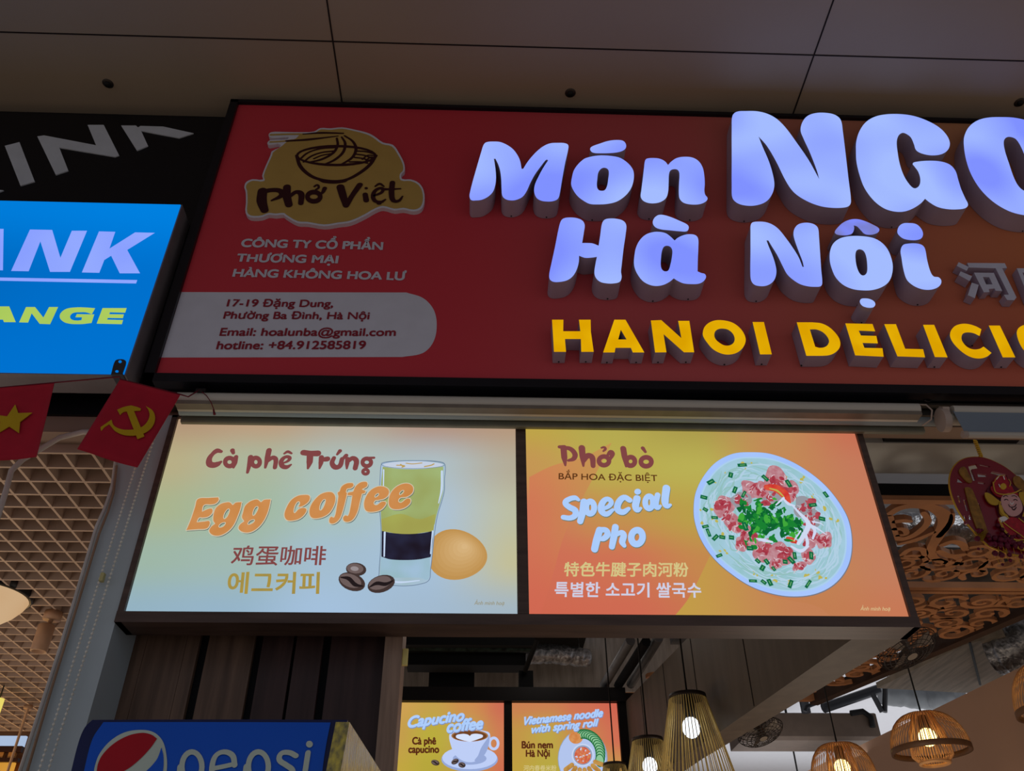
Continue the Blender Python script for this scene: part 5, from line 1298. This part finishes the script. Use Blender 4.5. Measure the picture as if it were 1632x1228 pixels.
# ------------------------------------------------------------------ bamboo pendant lamps
ring_m = diff('dark_bamboo_ring', (44, 32, 24), 0.5)
rib_y = diff('straw_rib', (236, 208, 130), 0.5, var=0.2); rib_o = diff('cane_rib', (224, 166, 106), 0.5, var=0.2)
cord_m = diff('black_cord', (8, 8, 9), 0.6); sock_m = diff('black_socket', (18, 16, 16), 0.5)
bulb_c = glow('cool_bulb', (236, 246, 255), 2.2); bulb_w = glow('warm_bulb', (255, 222, 140), 4.0)
def lamp_base(label, ctr, y, top_z, ztop, group):
    t = thing('bamboo_pendant_lamp', label, 'pendant lamp', (ctr, y, top_z), group)
    MB().tube([(ctr, y, ztop), (ctr, y, top_z)], 0.0032, 6).build('cord', cord_m, t)
    return t
def ribs(c, prof, n, r):
    """Thin sticks following a radius/height profile all the way round."""
    m = MB()
    for k in range(n):
        a = 2 * math.pi * k / n
        m.tube([V((c[0] + q * math.cos(a), c[1] + q * math.sin(a), c[2] + z)) for q, z in prof], r, 4, caps=False)
    return m
def socket_bulb(t, c, dz, rb, bm_, sz=1.15):
    MB().lathe((c[0], c[1], c[2]), [(0.0, 0.0), (0.016, 0.0), (0.02, -0.015), (0.02, -dz + .01), (0.0, -dz + .01)], 14).build('socket', sock_m, t)
    MB().sphere((c[0], c[1], c[2] - dz - rb * .7), rb, 16, 10, (1, 1, sz)).build('bulb', bm_, t)
def cone_lamp(label, px, py, wpx, Y, ztop, light=True):
    p = PY(px, py, Y); dpt = (CM @ (p - CAM)).z; rt = wpx / 2 * dpt / F_PX; k = rt / 0.066
    t = lamp_base(label, p.x, Y, p.z, ztop, 'bamboo pendant lamps'); c = (p.x, Y, p.z)
    rb = rt * 2.05; H = rt * 4.6
    MB().lathe(c, [(0.0, 0.002), (rt, 0.0), (rt * 1.02, -0.014 * k), (rt * .96, -0.014 * k), (rt * .9, -0.004), (0.0, -0.003)], 30).build('top_cap', ring_m, t)
    ribs(c, [(rt * .97, -0.012 * k), (rb, -H)], 50, 0.0017 * k).build('shade', rib_y, t)
    MB().torus(V(c) + V((0, 0, -H)), V((1, 0, 0)), V((0, 1, 0)), rb, 0.004 * k, 36, 6).build('bottom_ring', ring_m, t)
    socket_bulb(t, (c[0], c[1], c[2] - 0.004), 0.085 * k, 0.031 * k, bulb_c)
    return t
cone_lamp('large straw cone pendant lamp, nearest of the cone lamps, below the wooden beam', 1095, 1107, 59, 1.05, 2.9)
cone_lamp('middle sized straw cone pendant lamp left of the large cone lamp', 1031.5, 1176, 49, 1.45, 3.1)
cone_lamp('smallest straw cone pendant lamp in front of the noodle menu panel', 979, 1216, 36, 1.8, 3.2)
def dome_prof(rt, rb, H, n=8):
    pr = []
    for i in range(n + 1):
        a = math.pi / 2 * i / n; pr.append((rt + (rb - rt) * math.sin(a), -H * (1 - math.cos(a))))
    return pr
def dome_lamp(label, px, py, wcap, wmax, hpx, Y, ztop, double, flare=1.0):
    p = PY(px, py, Y); s_ = (CM @ (p - CAM)).z / F_PX; rt, rb, H = wcap / 2 * s_, wmax / 2 * s_, hpx * s_
    t = lamp_base(label, p.x, Y, p.z, ztop, 'bamboo pendant lamps'); c = (p.x, Y, p.z)
    MB().lathe(c, [(0.0, 0.003), (rt, 0.0), (rt, -0.008), (0.0, -0.006)], 26).build('top_cap', rib_o, t)
    ribs(c, dome_prof(rt, rb, H), 60, 0.0017).build('shade', rib_o, t)
    MB().lathe(V(c) + V((0, 0, -H)), [(rb + .003, .008), (rb + .003, -.012), (rb - .006, -.012), (rb - .006, .008), (rb + .003, .008)], 44).build('bottom_ring', diff('cane_ring', (92, 62, 38), 0.5), t)
    if double:
        pr = [(rt * .95, -.004), (rb * .40, -H * .45), (rb * .52, -H * .95), (rb * .52, -H * 1.16), (rb * .36, -H * 1.36)]
        ribs(c, pr, 44, 0.0016).build('inner_basket', rib_o, t)
        MB().torus(V(c) + V((0, 0, -H * 1.36)), V((1, 0, 0)), V((0, 1, 0)), rb * .36, .007, 36, 8).build('basket_ring', rib_o, t)
    socket_bulb(t, (c[0], c[1], c[2] - .008), H * .42, 0.034, bulb_w, 1.0)
    return t
dome_lamp('double cane dome pendant lamp in front of the rose brown wall', 1468, 1137, 33, 116, 54, 1.6, 3.06, True)
dome_lamp('single cane dome pendant lamp at the bottom, left of the double dome lamp', 1334, 1186, 37, 98, 54, 2.0, 3.06, True)
t = dome_lamp('pale cane dome pendant lamp cut off by the right edge', 1668, 1054, 40, 136, 74, 1.2, 2.74, False)
# plain pendant on the white ceiling
p = PY(1261, 1178, 5.2); t = thing('ceiling_pendant', 'thin black pendant cord with round ceiling mount on the white ceiling', 'pendant lamp', p)
MB().lathe(p, [(0.0, 0.03), (0.085, 0.03), (0.085, -0.005), (0.0, -0.005)], 22).build('ceiling_mount', cord_m, t)
MB().tube([p, p + V((0, 0, -1.0))], 0.007, 6).build('cord', cord_m, t)
MB().tube([p + V((0, 0, .03)), V((p.x, p.y, 3.55))], 0.01, 6).build('rod', cord_m, t)

# ------------------------------------------------------------------ wall fans under the beam
fan_m = diff('fan_wire', (60, 56, 54), 0.4, 0.5); fan_b = diff('fan_blade', (120, 110, 100), 0.5)
def fan(label, px, py, Y, r, tilt, top=FZ - 0.012):
    c = PY(px, py, Y); t = thing('fan', label, 'fan', c, 'small caged fans')
    n = V((math.sin(tilt) * .6, -math.cos(tilt) * .35, -math.cos(tilt))).normalized()
    u = n.cross(V((0, 0, 1)))
    u = u.normalized() if u.length > .1 else V((1, 0, 0)); w = n.cross(u).normalized()
    m = MB()
    for i, f in enumerate((1.0, .86, .7, .54, .38, .22)):
        h = r * .30 * math.sqrt(max(0, 1 - f * f))
        for s_ in (1, -1): m.torus(c + n * h * s_, u, w, r * f, .0014, 30, 4)
    for k in range(24):
        a = 2 * math.pi * k / 24; d = u * math.cos(a) + w * math.sin(a)
        for s_ in (1, -1): m.tube([c + d * r * f + n * s_ * r * .30 * math.sqrt(max(0, 1 - f * f)) for f in (.12, .4, .7, .9, 1.0)], .0011, 4, caps=False)
    m.build('wire_cage', fan_m, t)
    m = MB()
    for k in range(3):
        a = 2 * math.pi * k / 3; d = u * math.cos(a) + w * math.sin(a); e = n.cross(d)
        m.add([c + d * r * .15 - e * r * .06, c + d * r * .82 - e * r * .28 + n * .01, c + d * r * .85 + e * r * .22 - n * .01, c + d * r * .15 + e * r * .1], [(0, 1, 2, 3)])
        m.add([c + n * .002 + d * r * .15 - e * r * .06, c + n * .002 + d * r * .82 - e * r * .28 + n * .01, c + n * .002 + d * r * .85 + e * r * .22 - n * .01, c + n * .002 + d * r * .15 + e * r * .1], [(0, 1, 2, 3)])
    m.build('blades', fan_b, t)
    MB().tube([c + n * r * .32, c - n * r * .5], r * .17, 14).build('motor', diff('fan_motor', (130, 120, 108), 0.5), t)
    MB().tube([c - n * r * .4, c - n * r * .6 + V((0, 0, .01)), V(((c - n * r * .6).x, c.y, top))], r * .07, 8).build('arm', fan_m, t)
    return t
fan('small caged fan at the corner of the menu cabinet under the carved panel', 1445, 1033, 0.95, 0.105, 0.35)
fan('small caged fan at the far end of the wooden return beam', 1212, 1166, 1.55, 0.09, 0.3)

# ================================================================== round red ornament on a gold cord
OY = -0.045; OP = vplane(OY); co = Crop(OP, 1500, 690, 6.14)
orn = thing('hanging_ornament', 'round red and gold hanging ornament with a smiling figure at the right edge', 'ornament', OP.at(co.q((600, 240))))
OUTL = "340,232 420,240 520,275 640,340 760,440 860,560 940,700 1000,850 1020,1000 980,1130 880,1190 740,1185 600,1150 450,1080 330,960 200,800 120,640 86,500 100,380 160,290 240,245"
HL = ["262,318 345,300 372,342 300,352 342,462 312,466", "350,390 440,402 458,428 362,428", "500,372 638,402 676,505 645,508 610,425 482,392", "368,302 480,325 470,334 382,320", "165,430 240,488 155,480", "355,470 425,482 432,500 362,490",
      "158,610 185,615 200,680 172,678", "215,650 240,655 270,765 248,760", "350,680 372,690 395,765 370,760", "215,805 240,810 262,890 240,885", "268,800 292,805 300,850 276,845"]
red_l = diff('red_lacquer', (122, 5, 28), 0.3, var=0.1, spec=0.5); gold_t = diff('gold_trim', (200, 156, 50), 0.35, 0.5, var=0.15)
m = MB(); L = co.loop(OUTL, n=4); H = [co.loop(h, True) for h in HL]
m.fill(OP, L, H); m.fill(OP, L, H, -0.006); m.walls(OP, L, 0, -0.006)
for h in H: m.walls(OP, h, 0, -0.006)
m.build('disc', red_l, orn)
m = MB(); P3 = [OP.at(p, -0.003) for p in L]; m.tube(P3 + [P3[0]], 0.0028, 8, caps=False); m.build('gold_rim', gold_t, orn)
gold_d = diff('dull_gold_print', (140, 96, 30), 0.45, var=0.3, scale=90)
m = MB()
for i, o_ in enumerate(("185,345 225,338 262,400 298,478 262,490 200,430 168,380", "225,545 260,535 300,560 440,940 430,985 360,975", "700,440 760,430 860,560 880,640 820,600 720,520", "740,600 800,610 860,700 800,690")):
    Lq = co.loop(o_); m = MB(); m.fill(OP, Lq, (), .0035); m.walls(OP, Lq, .0035, .0002); m.build('gold_plaque', gold_d, orn)
maroon_l = diff('maroon_lacquer', (84, 6, 30), 0.35); rob = diff('robe_red', (160, 16, 34), 0.5, var=0.25, scale=120); skin = diff('face_paint', (206, 152, 146), 0.5, var=0.04); ink = diff('dark_ink', (40, 14, 18), 0.6); whp = diff('white_paint', (224, 214, 208), 0.5)
m = MB()
def pc(o_, mi, h, poly=False):
    Lq = co.loop(o_, poly); m.mat(mi).fill(OP, Lq, (), h); m.walls(OP, Lq, h, h - .003)
pc("440,560 520,700 560,830 640,1000 760,1130 900,1150 980,1040 960,880 880,720 760,560 600,480", 0, .0035)
pc("540,850 640,835 740,850 860,960 960,1080 900,1140 800,1060 690,1050 600,960", 1, .0075)
pc("680,1075 740,1060 860,1110 900,1160 800,1165 700,1120", 2, .0085)
pc("412,602 450,600 520,650 560,690 520,718 450,690", 2, .0075); pc("470,545 500,530 560,560 700,580 740,620 700,640 560,640 500,600", 1, .0078)
pc("490,500 530,440 600,430 650,500 690,590 600,610 510,580", 1, .0080); pc("565,520 600,510 620,545 590,570 560,550", 2, .0095)
pc("575,640 610,612 670,604 730,630 770,700 775,770 730,820 660,825 600,770 570,700", 3, .0090)
pc("555,720 575,720 600,790 640,830 620,850 560,800", 2, .0085)
m.mat(4); strokes(m, co, [("588,640 612,628 632,636", 7), ("672,634 700,630 722,644", 7), ("600,672 616,664 634,672", 8), ("690,672 708,666 724,676", 8), ("640,715 650,735 668,742 700,735 715,712", [6, 8, 8, 8, 6]), ("668,742 690,768 716,742", [6, 12, 6])], .0096)
m.mat(5); strokes(m, co, [("655,690 670,712 690,694", [6, 12, 6])], .0096); m.mat(5).fill(OP, co.loop("545,850 620,830 640,850 560,890"), (), .0096)
m.mat(2); strokes(m, co, [("580,880 640,930 740,1000 830,1070", 10), ("600,960 690,1050 800,1060", 8), ("560,870 600,960", 7), ("545,850 560,900 600,975 690,1055 800,1065 900,1140", 9), ("740,850 800,900 900,1010 965,1085", 9), ("490,500 500,560 520,600 600,618 700,600 760,570", 11), ("500,500 535,445 600,430", 6), ("560,690 552,740 575,800 640,850", 12), ("775,690 800,760 780,830", 12), ("640,470 660,500 650,540", 6)], .0096)
pc("745,600 790,590 850,620 880,680 830,720 780,690", 2, .0075)
m.mat(5); strokes(m, co, [("520,470 545,440", 9), ("590,440 600,470", 9), ("545,520 555,545", 7)], .0098)
m.build('figure_relief', [maroon_l, rob, gold_t, skin, ink, whp], orn)
m = MB(); rg = random.Random(9)
for i in range(60):
    q = co.q((rg.gauss(620, 120), rg.gauss(1080, 70))); m.sphere(OP.at(q, .006 + rg.random() * .006), rg.uniform(.003, .007), 7, 5)
m.build('flower_cluster', diff('dark_red_flowers', (96, 8, 40), 0.6, var=0.4, scale=120), orn)['kind'] = 'stuff'
m = MB()
for i in range(13):
    a = -2.6 + i * 0.13; q = co.q((385, 1075)); e = co.q((385 + 115 * math.cos(a), 1075 + 125 * math.sin(a))); m.tube([OP.at(q, .008), OP.at(e, .009)], .0008, 4)
for i in range(16):
    x, y = rg.uniform(400, 760), rg.uniform(1100, 1200); q = co.q((x, y)); e = co.q((x + rg.uniform(20, 60), y + rg.uniform(60, 130))); m.tube([OP.at(q, .006), OP.at(e, .004)], .0007, 4)
m.build('tassel_threads', gold_t, orn)
m = MB()
for s_ in (0, math.pi):
    P = []
    for i in range(40):
        f = i / 39; q = co.q((330 + 60 * f, 70 + 160 * f)); a = s_ + f * 26
        P.append(OP.at(q) + V((math.cos(a) * .003, math.sin(a) * .003, 0)))
    m.tube(P, .0024, 6)
m.build('twisted_cord', gold_t, orn)
